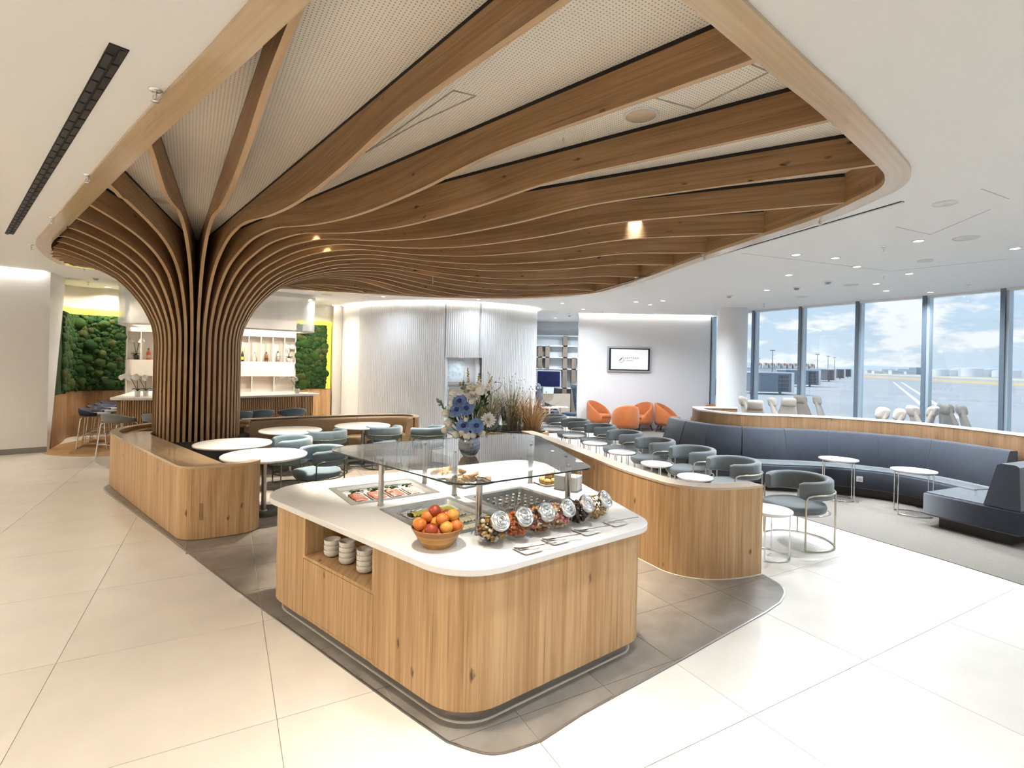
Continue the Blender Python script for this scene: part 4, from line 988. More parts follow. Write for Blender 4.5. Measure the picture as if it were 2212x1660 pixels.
def moss_panel(label, path, z0, z1, nball, seed, strips, skip=2):
    r = thing('moss_panel', label, 'moss wall')
    part(r, 'backing', MB().wall(path, 0.04, z0, z1), MOSS_D)
    rr = random.Random(seed); pth = resample(path, 0.02); nq = offset_path(pth, -1.0)
    placed = []
    small = MB()
    tries = 0
    while len(placed) < nball and tries < 14000:
        tries += 1
        i = rr.randrange(skip, len(pth)-2); s_ = (0.135 if len(placed) < nball*0.10 else 0.09 if len(placed) < nball*0.45 else 0.06)*rr.uniform(0.75, 1.15)
        z = rr.uniform(z0+s_*0.8, z1-s_*0.9)
        if any(abs(i-j)*0.02 < (s_+t_)*0.62 and math.hypot((i-j)*0.02, z-y_) < (s_+t_)*0.62 for j, y_, t_ in placed): continue
        placed.append((i, z, s_))
        p, q = pth[i], nq[i]; nx, ny = q[0]-p[0], q[1]-p[1]
        o = bpy.data.objects.new('moss_cushion', moss_me[min(7, int(rr.random()**1.5*8))]); COL.objects.link(o); o.parent = r
        o.location = (p[0], p[1], z); o.rotation_euler = (PI/2, 0, math.atan2(ny, nx)+PI/2); o.scale = (s_*rr.uniform(0.9, 1.2), s_*rr.uniform(0.88, 1.15), s_*rr.uniform(0.5, 0.75))
    for _ in range(nball*5):
        i = rr.randrange(skip, len(pth)); p, q = pth[i], nq[i]; nx, ny = q[0]-p[0], q[1]-p[1]; s_ = rr.uniform(0.02, 0.05)
        small.ball((p[0]+nx*0.01, p[1]+ny*0.01, rr.uniform(z0+0.02, z1-0.02)), s_, 6, 4)
    part(r, 'small_moss', small, MOSS_M[0], kind='stuff', fast=True)
    for sp in strips: part(r, 'led_strip', sp, LIME, 'lime glowing light strip')
    return r
moss_panel('large green moss wall left of the bar', MOSSP, 1.09, 2.92, 285, 5, [MB().wall(offset_path(MOSSP, 0.05), 0.02, 2.90, 3.07)], skip=42)
RM2 = [(-6.28, 15.04), (-5.86, 15.29), (-5.57, 15.47)]
moss_panel('narrow green moss wall right of the bar shelves', RM2, 1.09, 2.98, 120, 9, [MB().wall(offset_path([(-6.28, 15.04), (-5.44, 15.55)], 0.06), 0.02, 2.96, 3.10), MB().wall(offset_path([(-5.58, 15.46), (-5.45, 15.54)], 0.06), 0.02, 1.09, 2.97)])
# ================================================================== LOOSE FURNITURE
GREYF = mat('grey_green_fabric', (0.105, 0.12, 0.12), 0.8, sheen=0.4, noise=0.08, nscale=10, bump=0.15, bscale=200)
TUBE = mat('champagne_tube', (0.50, 0.46, 0.38), 0.3, 0.9)
TUBEG = mat('olive_tube', (0.10, 0.12, 0.065), 0.4, 0.4)
BLUEF = mat('blue_grey_fabric', (0.095, 0.145, 0.18), 0.8, sheen=0.4, noise=0.08, nscale=10, bump=0.15, bscale=200)
def rrect(w, h, r, n=3):
    """rounded rectangle section, centred"""
    out = []
    for cx, cy, a0 in ((w/2-r, h/2-r, 0), (-w/2+r, h/2-r, 90), (-w/2+r, -h/2+r, 180), (w/2-r, -h/2+r, 270)):
        for k_ in range(n+1):
            a = math.radians(a0+90*k_/n); out.append((cx+r*math.cos(a), cy+r*math.sin(a)))
    return out
def tub_chair(name, cat, fab, tube):
    """round-backed chair, front towards +x, origin on the floor"""
    r = thing(name, 'x', cat)
    # seat: soft D-shaped cushion
    st = []
    for z, q in ((0.375, 0.90), (0.385, 0.97), (0.41, 1.0), (0.44, 1.0), (0.458, 0.97), (0.467, 0.90), (0.472, 0.6)):
        ring = []
        for k_ in range(32):
            a = 2*PI*k_/32; c, s_ = math.cos(a), math.sin(a)
            rx = 0.285 if c < 0 else 0.30
            e = 0.75 if c > 0 else 1.0
            ring.append((0.02+rx*q*math.copysign(abs(c)**e, c), 0.275*q*math.copysign(abs(s_)**(0.8 if c > 0 else 1.0), s_), z))
        st.append(ring)
    part(r, 'seat', MB().loft(st), fab)
    # curved padded back that wraps into arms
    rings = []
    for i in range(33):
        a = math.radians(52+256*i/32.0); t_ = abs(i-16)/16.0
        h = 0.235-0.05*t_**2; zc = 0.648+0.004*t_; rad = 0.285
        endf = 1.0 if t_ < 0.97 else 0.8
        sec = rrect(0.072*endf, h*endf, 0.033*endf, 3)
        rings.append([((rad+x)*math.cos(a)-0.0, (rad+x)*math.sin(a), zc+y-0.06*0) for x, y in sec])
    part(r, 'backrest', MB().loft(rings), fab)
    rail = []
    for s_ in (1, -1):
        pass
    a0 = 62
    pts = [(0.335*math.cos(math.radians(a0)), 0.335*math.sin(math.radians(a0)), 0.012), (0.335*math.cos(math.radians(a0)), 0.335*math.sin(math.radians(a0)), 0.30), (0.335*math.cos(math.radians(a0)), 0.335*math.sin(math.radians(a0)), 0.555), (0.335*math.cos(math.radians(a0+3)), 0.335*math.sin(math.radians(a0+3)), 0.595), (0.335*math.cos(math.radians(a0+11)), 0.335*math.sin(math.radians(a0+11)), 0.615)]
    arcp = [(0.335*math.cos(math.radians(a)), 0.335*math.sin(math.radians(a)), 0.618) for a in range(a0+20, 360-a0-19, 12)]
    mir = [(x, -y, z) for x, y, z in pts[::-1]]
    part(r, 'back_rail', MB().tube(pts+arcp+mir, 0.0095, 8), tube)
    base = [(0.335*math.cos(math.radians(a)), 0.335*math.sin(math.radians(a)), 0.013) for a in range(a0, 361-a0, 8)]
    part(r, 'base_ring', MB().tube(base, 0.0095, 8), tube)
    for a in (132, 228):
        x, y = 0.335*math.cos(math.radians(a)), 0.335*math.sin(math.radians(a))
        part(r, 'rear_leg', MB().cyl((x, y, 0.013), (x, y, 0.618), 0.0085, n=8), tube)
    part(r, 'seat_frame', MB().tube([(0.30*math.cos(2*PI*k_/20), 0.285*math.sin(2*PI*k_/20), 0.372) for k_ in range(20)], 0.008, 6, True), tube)
    return r
TC = Proto(tub_chair('tub_chair', 'chair', GREYF, TUBE))
rows = [(3.34, 5.98, 'nearest grey tub chair, standing free beyond the end of the oak divider'), (2.99, 6.95, 'second grey tub chair of the row behind the divider'), (2.75, 7.84, 'third grey tub chair of the row behind the divider'), (2.40, 8.66, 'fourth grey tub chair of the row behind the divider'), (2.09, 9.58, 'fifth grey tub chair of the row behind the divider'), (1.80, 10.55, 'sixth grey tub chair of the row, before the orange chairs'), (1.40, 11.45, 'seventh grey tub chair of the row, right of the grasses'), (0.98, 12.35, 'farthest grey tub chair, half hidden by the grasses')]
for i, (x, y, lab) in enumerate(rows):
    TC.put((x, y, 0.001), math.radians(193+random.uniform(-3, 3)), lab, 'grey tub chairs in a row', scale=(1.12, 1.12, 1.0))
DC = Proto(tub_chair('tub_chair', 'chair', BLUEF, TUBEG))
for x, y, a, lab in ((-2.62, 7.12, 222, 'blue grey tub chair at the nearest round table'), (-3.42, 7.98, 215, 'blue grey tub chair mostly hidden behind the round table by the tree'), (-3.18, 8.93, 140, 'blue grey tub chair seen from behind at the middle round table'), (-2.36, 9.62, 120, 'blue grey tub chair seen from behind at the far right round table'), (-1.55, 9.7, 150, 'blue grey tub chair just above the far edge of the glass screen')):
    DC.put((x, y, 0.007), math.radians(a), lab, 'blue grey tub chairs at the dining tables', scale=(1.06, 1.06, 1.0))
# ---- round dining tables
TT = mat('white_laminate', (0.84, 0.82, 0.79), 0.22)
def round_table():
    r = thing('round_table', 'x', 'table')
    part(r, 'table_top', MB().lathe([(0.001, 0.705), (0.49, 0.705), (0.508, 0.712), (0.512, 0.722), (0.512, 0.732), (0.505, 0.739), (0.49, 0.741), (0.001, 0.741)], n=64), TT)
    part(r, 'post', MB().cyl((0, 0, 0.02), (0, 0, 0.705), 0.030, n=20), STEEL)
    part(r, 'collar', MB().lathe([(0.03, 0.012), (0.045, 0.014), (0.045, 0.022), (0.03, 0.03)], n=20), STEEL)
    part(r, 'base_plate', MB().lathe([(0.001, 0.016), (0.27, 0.015), (0.28, 0.008), (0.28, 0.0)], n=40), mat('dark_steel_plate', (0.09, 0.085, 0.08), 0.35, 0.8))
    return r
RT = Proto(round_table())
for x, y, lab in ((-4.005, 7.465, 'white round table in front of the tree column slats'), (-3.155, 6.64, 'nearest white round table, just behind the planter wall end'), (-3.81, 8.95, 'white round table in the middle before the tan bench'), (-2.80, 9.785, 'white round table farthest right before the tan bench')):
    RT.put((x, y, 0.007), 0, lab, 'white round dining tables')
# ---- small side tables with bent tube legs
def side_table(name, h, rx, ry):
    r = thing(name, 'x', 'side table')
    tp = []
    for q, z in ((0.001, h-0.028), (0.93, h-0.028), (0.99, h-0.022), (1.0, h-0.012), (0.99, h-0.003), (0.95, h), (0.001, h)):
        tp.append([(rx*q*math.cos(2*PI*k_/40), ry*q*math.sin(2*PI*k_/40), z) for k_ in range(40)])
    part(r, 'table_top', MB().loft(tp, caps=False), TT)
    R_ = 0.88
    for a in (35, 145, 215, 325):
        t_ = math.radians(a); x, y = rx*R_*math.cos(t_), ry*R_*math.sin(t_)
        part(r, 'leg', MB().tube([(x*0.8, y*0.8, h-0.034), (x*0.96, y*0.96, h-0.036), (x, y, h-0.055), (x, y, h*0.5), (x, y, 0.035), (x*0.98, y*0.98, 0.012)], 0.0075, 8), CHROME)
    for s_ in (1, -1):
        part(r, 'foot_rail', MB().tube([(rx*R_*math.cos(math.radians(a)), s_*ry*R_*math.sin(math.radians(a)), 0.009) for a in range(35, 146, 10)], 0.0075, 8), CHROME)
    part(r, 'top_ring', MB().tube([(rx*R_*0.95*math.cos(2*PI*k_/24), ry*R_*0.95*math.sin(2*PI*k_/24), h-0.036) for k_ in range(24)], 0.007, 6, True), CHROME)
    return r
ST = Proto(side_table('side_table', 0.50, 0.235, 0.235))
for x, y, lab in ((2.77, 5.50, 'white side table half hidden behind the end of the oak divider'), (2.53, 7.04, 'second white side table, by the second grey chair'), (2.25, 7.93, 'third white side table along the divider'), (1.93, 8.92, 'fourth white side table along the divider'), (1.62, 9.88, 'fifth white side table along the divider'), (1.33, 10.88, 'sixth white side table along the divider'), (0.98, 11.8, 'farthest white side table near the grasses')):
    ST.put((x, y, 0.001), math.radians(20), lab, 'small white side tables in a row')
HT = Proto(side_table('side_table', 0.62, 0.27, 0.21))
HT.put((5.06, 7.95, 0.009), math.radians(-25), 'tall oval side table left of the power socket', 'tall side tables at the navy sofa')
HT.put((5.62, 7.18, 0.009), math.radians(-25), 'tall oval side table right of the power socket', 'tall side tables at the navy sofa')
# ---- orange tub chairs
ORF = mat('orange_fabric', (0.47, 0.125, 0.025), 0.75, sheen=0.3, noise=0.06, nscale=8, bump=0.1, bscale=200)
def orange_chair():
    r = thing('orange_armchair', 'x', 'armchair')
    outer = []; rings = []
    for i in range(29):
        a = math.radians(48+264*i/28.0); t_ = abs(i-14)/14.0
        top = 0.86-0.42*t_**2.0*(1 if t_ < 1 else 1); rad = 0.355
        ring = []
        for off, z in ((0.0-0.045, 0.24), (0.0, 0.20), (0.035, 0.30), (0.045, 0.45), (0.035, top-0.05), (0.015, top-0.005), (-0.02, top), (-0.045, top-0.03), (-0.055, 0.45)):
            z = min(z, top)
            q = rad+off; ring.append((q*math.cos(a), q*0.98*math.sin(a), z))
        rings.append(ring)
    part(r, 'shell', MB().loft(rings), ORF)
    sb = []
    for z, q in ((0.22, 0.93), (0.26, 1.0), (0.37, 1.0)):
        sb.append([(0.03+0.325*q*math.cos(2*PI*k_/28), 0.32*q*math.sin(2*PI*k_/28), z) for k_ in range(28)])
    part(r, 'seat_base', MB().loft(sb), ORF)
    sc = []
    for z, q in ((0.37, 0.95), (0.385, 1.0), (0.43, 1.01), (0.455, 0.97), (0.465, 0.8)):
        sc.append([(0.05+0.325*q*math.cos(2*PI*k_/28), 0.305*q*math.sin(2*PI*k_/28), z) for k_ in range(28)])
    part(r, 'seat_cushion', MB().loft(sc), ORF)
    for sx in (1, -1):
        for sy in (1, -1):
            part(r, 'leg', MB().cyl((0.20*sx, 0.20*sy, 0.22), (0.27*sx, 0.27*sy, 0.0), 0.020, 0.012, n=10), mat('black_stained_wood', (0.025, 0.02, 0.018), 0.5))
    return r
OC = Proto(orange_chair())
for x, y, a, lab in ((2.72, 15.9, -40, 'orange armchair leftmost against the screen wall'), (3.27, 14.75, 95, 'orange armchair seen from behind, second from the left'), (3.95, 15.75, 215, 'orange armchair under the screen, facing left'), (4.72, 15.55, -30, 'orange armchair right of the screen, facing right'), (5.78, 15.4, 200, 'orange armchair half hidden behind the oak sofa wall')):
    OC.put((x, y, 0.009), math.radians(a), lab, 'orange armchairs by the screen wall')
# ---- bar stools
STF = mat('stool_fabric', (0.20, 0.215, 0.22), 0.7, sheen=0.3); STI = mat('stool_inner_navy', (0.018, 0.023, 0.05), 0.7); STB = mat('stool_fabric_blue', (0.085, 0.135, 0.185), 0.7, sheen=0.3)
def stool(name, outer, inner):
    r = thing(name, 'x', 'bar stool')
    rings = []; rin = []
    for i in range(25):
        a = math.radians(70+220*i/24.0); t_ = abs(i-12)/12.0; top = 0.85-0.10*t_**1.6
        rings.append([((0.225+o_)*math.cos(a)*0.95, (0.235+o_)*math.sin(a), z) for o_, z in ((-0.10, 0.665), (0.0, 0.69), (0.018, 0.76), (0.02, top-0.02), (0.008, top), (-0.012, top-0.01), (-0.02, 0.74), (-0.10, 0.70))])
    part(r, 'shell', MB().loft(rings), outer)
    sc = []
    for z, q in ((0.665, 0.85), (0.68, 0.97), (0.70, 1.0), (0.722, 0.97), (0.73, 0.8)):
        sc.append([(0.02+0.215*q*math.cos(2*PI*k_/24), 0.215*q*math.sin(2*PI*k_/24), z) for k_ in range(24)])
    part(r, 'seat', MB().loft(sc), inner)
    for sx in (1, -1):
        for sy in (1, -1):
            part(r, 'leg', MB().tube([(0.07*sx, 0.09*sy, 0.662), (0.15*sx, 0.15*sy, 0.655), (0.17*sx, 0.165*sy, 0.62), (0.215*sx, 0.20*sy, 0.0)], 0.011, 8), CHROME)
    for q in (((1, 1), (1, -1)), ((1, -1), (-1, -1)), ((-1, -1), (-1, 1)), ((-1, 1), (1, 1))):
        z = 0.25; f_ = (0.62-z)/0.62; ex, ey = 0.17+0.045*f_, 0.165+0.035*f_
        part(r, 'footrest', MB().cyl((ex*q[0][0], ey*q[0][1], z), (ex*q[1][0], ey*q[1][1], z), 0.008, n=8), CHROME)
    return r
S1 = Proto(stool('bar_stool', STI, STF))
for i, lab in enumerate(('nearest dark bar stool at the left end of the bar', 'second dark bar stool at the left end of the bar', 'third dark bar stool at the left end of the bar', 'farthest dark bar stool at the left end of the bar')):
    S1.put((-8.80-0.27*i, 10.92+0.53*i, 0.006), math.radians(28), lab, 'bar stools at the left end of the bar', scale=(1.16, 1.16, 1.0))
S2 = Proto(stool('bar_stool', STF, STF))
S2.put((-7.62, 10.06, 0.006), math.radians(75), 'grey bar stool seen from behind left of the tree column', 'bar stools in front of the bar', scale=(1.22, 1.22, 1.0))
S2.put((-6.98, 10.27, 0.006), math.radians(100), 'grey bar stool half hidden by the left edge of the tree column', 'bar stools in front of the bar', scale=(1.22, 1.22, 1.0))
S3 = Proto(stool('bar_stool', STB, STB))
for x, y, lab in ((-5.84, 11.03, 'blue bar stool peeping out right of the tree column'), (-5.56, 11.42, 'blue bar stool second right of the tree column'), (-5.05, 11.9, 'blue bar stool at the right end of the bar')):
    S3.put((x, y, 0.006), math.radians(130), lab, 'bar stools in front of the bar', scale=(1.22, 1.22, 1.0))
# ---- tall beige wing chairs by the windows
BEI = mat('beige_fabric', (0.40, 0.36, 0.315), 0.85, sheen=0.3, noise=0.05, nscale=8); BEI2 = mat('taupe_fabric', (0.40, 0.35, 0.30), 0.85, sheen=0.3)
def wing(name, fab, fab2, base_m):
    r = thing(name, 'x', 'lounge chair')
    bk = []
    for z, w, x, t_ in ((0.34, 0.48, -0.16, 0.10), (0.5, 0.52, -0.20, 0.11), (0.75, 0.50, -0.26, 0.10), (0.98, 0.40, -0.32, 0.09), (1.15, 0.32, -0.37, 0.08), (1.27, 0.29, -0.40, 0.07), (1.295, 0.25, -0.405, 0.05)):
        bk.append([(x+p[0], p[1], z) for p in rrect(t_, w, t_*0.45, 3)])
    part(r, 'backrest', MB().loft(bk), fab)
    hd = []
    for i in range(9):
        a = math.radians(200-230*i/8.0)
        hd.append((a,))
    cush = []
    for x, z in ((-0.455, 1.08), (-0.465, 1.18), (-0.455, 1.27), (-0.41, 1.315), (-0.35, 1.315), (-0.305, 1.27), (-0.28, 1.17), (-0.265, 1.08)):
        nrm_ = 0.022; cush.append([(x+dx_, y_, z+dz_) for dx_, y_, dz_ in ((-0.02, -0.165, -0.005), (-0.02, 0.165, -0.005), (0.02, 0.165, 0.005), (0.02, -0.165, 0.005))])
    cush = [[(c_[0][0]+0.02+q[0], q[1], c_[0][2]+0.5*q[0]) for q in rrect(0.055, 0.27, 0.026, 3)] for c_ in cush]
    hr = []
    for y_, q in ((-0.15, 0.55), (-0.145, 0.8), (-0.12, 0.97), (0.0, 1.0), (0.12, 0.97), (0.145, 0.8), (0.15, 0.55)):
        hr.append([(-0.375+p[0]*q-0.18*p[1]*q, y_, 1.205+p[1]*q) for p in rrect(0.165, 0.225, 0.075, 4)])
    part(r, 'headrest', MB().loft(hr), fab2)
    part(r, 'seat', MB().box((0.06, 0, 0.37), (0.54, 0.52, 0.15), bevel=0.05), fab)
    for s_ in (1, -1):
        part(r, 'armrest', MB().loft([[(x, s_*0.29+p[0], z+p[1]) for p in rrect(0.07, 0.16, 0.03, 2)] for x, z in ((-0.20, 0.60), (0.0, 0.54), (0.24, 0.50))]), fab)
    part(r, 'pedestal', MB().cyl((0.03, 0, 0.02), (0.03, 0, 0.30), 0.03, n=12), CHROME)
    for a in (45, 135, 225, 315):
        part(r, 'foot', MB().bar((0.03, 0, 0.03), (0.03+0.30*math.cos(math.radians(a)), 0.30*math.sin(math.radians(a)), 0.015), 0.035, 0.02), CHROME)
    return r
WCH = Proto(wing('wing_chair', BEI, BEI, CHROME))
for px, py, zt, a, lab in ((1605, 858, 1.31, -10, 'taupe wing chair leftmost by the round column'), (1632, 866, 1.31, 60, 'beige wing chair second from the round column'), (1668, 860, 1.31, -35, 'beige wing chair third from the round column'), (1704, 861, 1.31, 80, 'beige wing chair fourth from the round column'), (1729, 855, 1.31, 20, 'beige wing chair in front of the second window post'), (1765, 857, 1.31, -40, 'beige wing chair last of the left window group'), (1907, 882, 1.31, 160, 'beige wing chair first of the right window group, facing left'), (1944, 885, 1.31, 150, 'beige wing chair second of the right window group'), (1972, 878, 1.31, -20, 'beige wing chair third of the right window group'), (2016, 879, 1.31, 130, 'large beige wing chair before the right window post'), (2042, 874, 1.31, 0, 'beige wing chair behind the right window post'), (2076, 876, 1.31, -30, 'beige wing chair rightmost of the right window group')):
    x, y = g(px, py, zt); ar = math.radians(a)
    WCH.put((x+0.38*math.cos(ar), y+0.38*math.sin(ar), 0.009), ar, lab, 'tall beige wing chairs by the windows')
# ---- recliners and library shelves in the passage
RB = mat('recliner_blue', (0.035, 0.058, 0.105), 0.7, sheen=0.3); RB2 = mat('recliner_slate', (0.12, 0.16, 0.19), 0.7, sheen=0.3)
def recliner():
    r = wing('recliner', RB, RB2, CHROME); r['category'] = 'recliner'
    part(r, 'footstool', MB().box((0.80, 0, 0.36), (0.50, 0.46, 0.10), bevel=0.04), RB)
    part(r, 'footstool_post', MB().cyl((0.80, 0, 0.0), (0.80, 0, 0.32), 0.03, n=12), CHROME)
    return r
RC = Proto(recliner())
for ch in RC.root.children:
    if ch.name.startswith('backrest'): ch.data.materials[0] = RB
RC.put((1.20, 17.05, 0.001), math.radians(-25), 'navy recliner with footstool in the library passage', 'navy recliners in the passage')
RC.put((2.47, 17.45, 0.001), math.radians(-30), 'navy recliner half hidden by the screen wall', 'navy recliners in the passage')
lib = thing('library_shelf', 'white and oak library shelving at the end of the passage', 'shelving', (0.95, 19.9, 0))
SHB = mat('shelf_white_cool', (0.80, 0.84, 0.87), 0.5)
part(lib, 'back_panel', MB().box((1.0, 0.2, 1.6), (2.2, 0.03, 3.2)), SHB)
for z in (1.05, 1.78, 2.22, 2.66, 3.05): part(lib, 'shelf_board', MB().box((1.0, 0.02, z), (2.2, 0.34, 0.04)), SHB)
for i, (x, z0, z1) in enumerate(((0.40, 1.78, 2.66), (1.08, 0.0, 3.05), (1.42, 0.0, 2.22), (0.12, 1.78, 2.66), (1.85, 0.0, 3.2))):
    part(lib, 'oak_upright', MB().box((x, 0.02, (z0+z1)/2), (0.17, 0.34, z1-z0)), wood('driftwood', (0.30, 0.245, 0.19), (0.22, 0.175, 0.13), (0.1, 0.08, 0.06), 'v', knots=0.4))
part(lib, 'low_cabinet', MB().box((0.6, -0.05, 0.42), (1.4, 0.44, 0.84)), mat('pale_oak_front', (0.55, 0.47, 0.38), 0.5))
tv2 = thing('passage_television', 'dark television in the library shelving', 'television', (0.95, 19.55, 0))
part(tv2, 'screen', MB().box((0.45, 0, 1.40), (0.86, 0.03, 0.58)), mat('dark_blue_screen', (0.008, 0.012, 0.06), 0.15)); part(tv2, 'bezel', MB().box((0.45, 0.03, 1.40), (0.92, 0.05, 0.64)), mat('shelf_white_cool'))
part(tv2, 'stand', MB().box((0.45, 0.06, 0.96), (0.4, 0.2, 0.24)), mat('shelf_white_cool'))
for x, y, lab in ((1.55, 16.35, 'white table beside the navy recliner in the passage'), (1.2, 16.0, 'white table behind the grasses in the passage')):
    o = thing('passage_table', lab, 'table', (x, y, 0)); part(o, 'table_top', MB().box((0, 0, 0.62), (0.5, 0.4, 0.03), bevel=0.008), TT); part(o, 'post', MB().cyl((0, 0, 0.01), (0, 0, 0.605), 0.025, n=12), STEEL); part(o, 'foot', MB().cyl((0, 0, 0), (0, 0, 0.012), 0.2, n=24), STEEL)
# ---- wall screen with the lounge lettering
scx, scy = 3.70, 16.30; sca = math.atan2(-0.2, 4.12)
tv = thing('wall_screen_display', 'framed wall screen showing a white page with the lounge lettering', 'screen', (scx, 16.33, 2.17), sca)
part(tv, 'frame', MB().box((0, -0.03, 0.0), (1.37, 0.06, 0.80), bevel=0.008), mat('silver_frame', (0.55, 0.55, 0.54), 0.35, 0.8))
part(tv, 'bezel', MB().box((0, -0.065, 0.0), (1.27, 0.012, 0.70)), mat('navy_bezel', (0.01, 0.014, 0.035), 0.3))
scr = part(tv, 'screen', MB().box((0, -0.074, 0.0), (1.15, 0.008, 0.63)), mat('lit_white_screen', (0.9, 0.9, 0.9), 0.3, emit=(0.95, 0.97, 1.0), es=0.22))
INK = mat('slate_ink', (0.10, 0.14, 0.19), 0.6)
def text_mesh(body, size, name, space=1.0):
    cu = bpy.data.curves.new(name, 'FONT'); cu.body = body; cu.size = size; cu.space_character = space; cu.extrude = 0.0015; cu.align_x = 'LEFT'
    ob = bpy.data.objects.new(name+'_tmp', cu); COL.objects.link(ob)
    bpy.context.view_layer.update()
    dg = bpy.context.evaluated_depsgraph_get(); me = bpy.data.meshes.new_from_object(ob.evaluated_get(dg)); me.name = name
    COL.objects.unlink(ob); bpy.data.objects.remove(ob)
    me.transform(Matrix.Rotation(PI/2, 4, 'X')); me.materials.clear(); me.materials.append(INK); return me
for body, size, x, z, sp_ in (('SKYTEAM', 0.088, -0.145, 0.012, 1.22), ('LOUNGE', 0.056, -0.145, -0.055, 1.15)):
    o = bpy.data.objects.new('lettering', text_mesh(body, size, 'lettering', sp_)); COL.objects.link(o); o.parent = scr; o.location = (x, -0.081, z)
lg = MB()
lg.tube([(-0.27+0.095*math.cos(math.radians(a)), -0.081, -0.005+0.095*math.sin(math.radians(a))) for a in range(-150, 100, 10)], [0.002+0.006*math.sin(PI*i/24.0) for i in range(25)], 6)
for j in range(3):
    lg.tube([(-0.335+0.13*t_/12.0, -0.081, 0.012-0.022*j+0.035*math.sin(-1.6+3.6*t_/12.0)+0.02*j*(t_/12.0)) for t_ in range(13)], [0.002+0.007*math.sin(PI*i/12.0) for i in range(13)], 6)
part(scr, 'swoosh_logo', lg, INK)
# ---- picture and glass shelves in the doorway of the fluted wall
art_m = bpy.data.materials.new('bubble_picture'); art_m.use_nodes = True; t = art_m.node_tree; b = t.nodes['Principled BSDF']
tcn = nn(t, 'ShaderNodeTexCoord'); vo = nn(t, 'ShaderNodeTexVoronoi'); vo.inputs['Scale'].default_value = 9
lk(t, tcn.outputs['Object'], vo.inputs['Vector']); rr_ = nn(t, 'ShaderNodeValToRGB'); rr_.color_ramp.elements[0].color = (0.42, 0.60, 0.72, 1); rr_.color_ramp.elements[1].color = (0.80, 0.86, 0.90, 1); rr_.color_ramp.elements[1].position = 0.6
lk(t, vo.outputs['Distance'], rr_.inputs[0]); lk(t, rr_.outputs[0], b.inputs['Base Color'])
da = math.atan2(dd.y, dd.x)
pc = dl+dn*0.86+dd*(DW*0.36)
ap = thing('bubble_artwork', 'pale blue bubble patterned picture in the doorway of the fluted wall', 'picture', (pc.x, pc.y, 1.72), da)
part(ap, 'canvas', MB().box((0, 0, 0), (DW*0.60, 0.02, 0.58)), art_m); part(ap, 'frame', MB().box((0, 0.012, 0), (DW*0.62, 0.015, 0.60)), BLUEW)
rk = thing('magazine_rack', 'white wall rack with thin rails in the doorway of the fluted wall', 'rack', (dl.x, dl.y, 0), da)
for z in (0.45, 0.75, 1.02, 1.28, 1.40):
    part(rk, 'rail', MB().box((DW*0.5, 0.78, z), (DW*0.9, 0.05, 0.018)), mat('grey_plastic'))
part(rk, 'panel', MB().box((DW*0.5, 0.83, 0.8), (DW*0.92, 0.02, 1.3)), WHITE)
part(rk, 'handle', MB().tube([(0.10, 0.05, 1.0), (0.10, 0.0, 1.0), (0.10, 0.0, 1.3), (0.10, 0.05, 1.3)], 0.012, 8), STEEL)
ds = thing('door_stop_post', 'dark slim post at the right jamb of the fluted wall doorway', 'post', (dr.x, dr.y, 0), da)
part(ds, 'post', MB().box((0.0, -0.03, 1.05), (0.035, 0.05, 2.1)), mat('dark_bronze', (0.08, 0.06, 0.05), 0.4, 0.5)); part(ds, 'foot', MB().box((0.0, -0.03, 0.02), (0.06, 0.08, 0.04)), mat('dark_bronze'))
# ---- bottles and orchids at the bar
def bottle(label, u, col, cap, lab_c, h=0.30, glass_r=0.15):
    u = (math.floor(u/0.3069)+0.5)*0.3069; p = on_bar(u, 0.14, 1.862)
    r = thing('bottle', label, 'bottle', p, 0, 'bottles in the bar niches')
    m_ = mat('bottle_'+label[:14].replace(' ', '_'), col, glass_r, coat=0.5)
    part(r, 'body', MB().lathe([(0.001, 0), (0.038, 0.0), (0.040, 0.01), (0.040, h*0.55), (0.034, h*0.64), (0.016, h*0.74), (0.014, h*0.92), (0.001, h*0.92)], n=16), m_)
    part(r, 'cap', MB().lathe([(0.016, h*0.86), (0.017, h), (0.001, h)], n=12), mat('cap_'+label[:12].replace(' ', '_'), cap, 0.4))
    part(r, 'paper_label', MB().cyl((0, 0, h*0.14), (0, 0, h*0.40), 0.0408, n=16, caps=False), mat('paper_'+label[:12].replace(' ', '_'), lab_c, 0.6))
def u_at(px):
    # distance along the shelving where the view line of that pixel column meets it
    k_ = (px-PPX)/F_PX; dx_, dy_ = 3.4/3.996, 2.1/3.996
    return (k_*13.0-(-9.65))/(dx_-k_*dy_) if False else (k_*12.96+9.70)/(dx_-k_*dy_)
for px, lab, col, cap, lc, h in ((317, 'red spirit bottle with dark cap in the left niche', (0.62, 0.06, 0.015), (0.02, 0.02, 0.02), (0.55, 0.30, 0.18), 0.30), (527, 'green sparkling wine bottle with yellow foil', (0.02, 0.05, 0.02), (0.75, 0.62, 0.05), (0.65, 0.58, 0.05), 0.32), (548, 'clear bottle with pale label', (0.72, 0.68, 0.60), (0.30, 0.28, 0.25), (0.80, 0.72, 0.62), 0.27), (569, 'amber bottle with black label', (0.25, 0.09, 0.02), (0.02, 0.02, 0.02), (0.04, 0.03, 0.02), 0.28), (590, 'black bottle with red label', (0.02, 0.015, 0.012), (0.015, 0.015, 0.015), (0.25, 0.06, 0.04), 0.30), (612, 'clear bottle with blue label and black cap', (0.66, 0.69, 0.70), (0.02, 0.02, 0.03), (0.20, 0.36, 0.60), 0.34)):
    bottle(lab, max(0.15, min(3.85, u_at(px))), col, cap, lc, h)
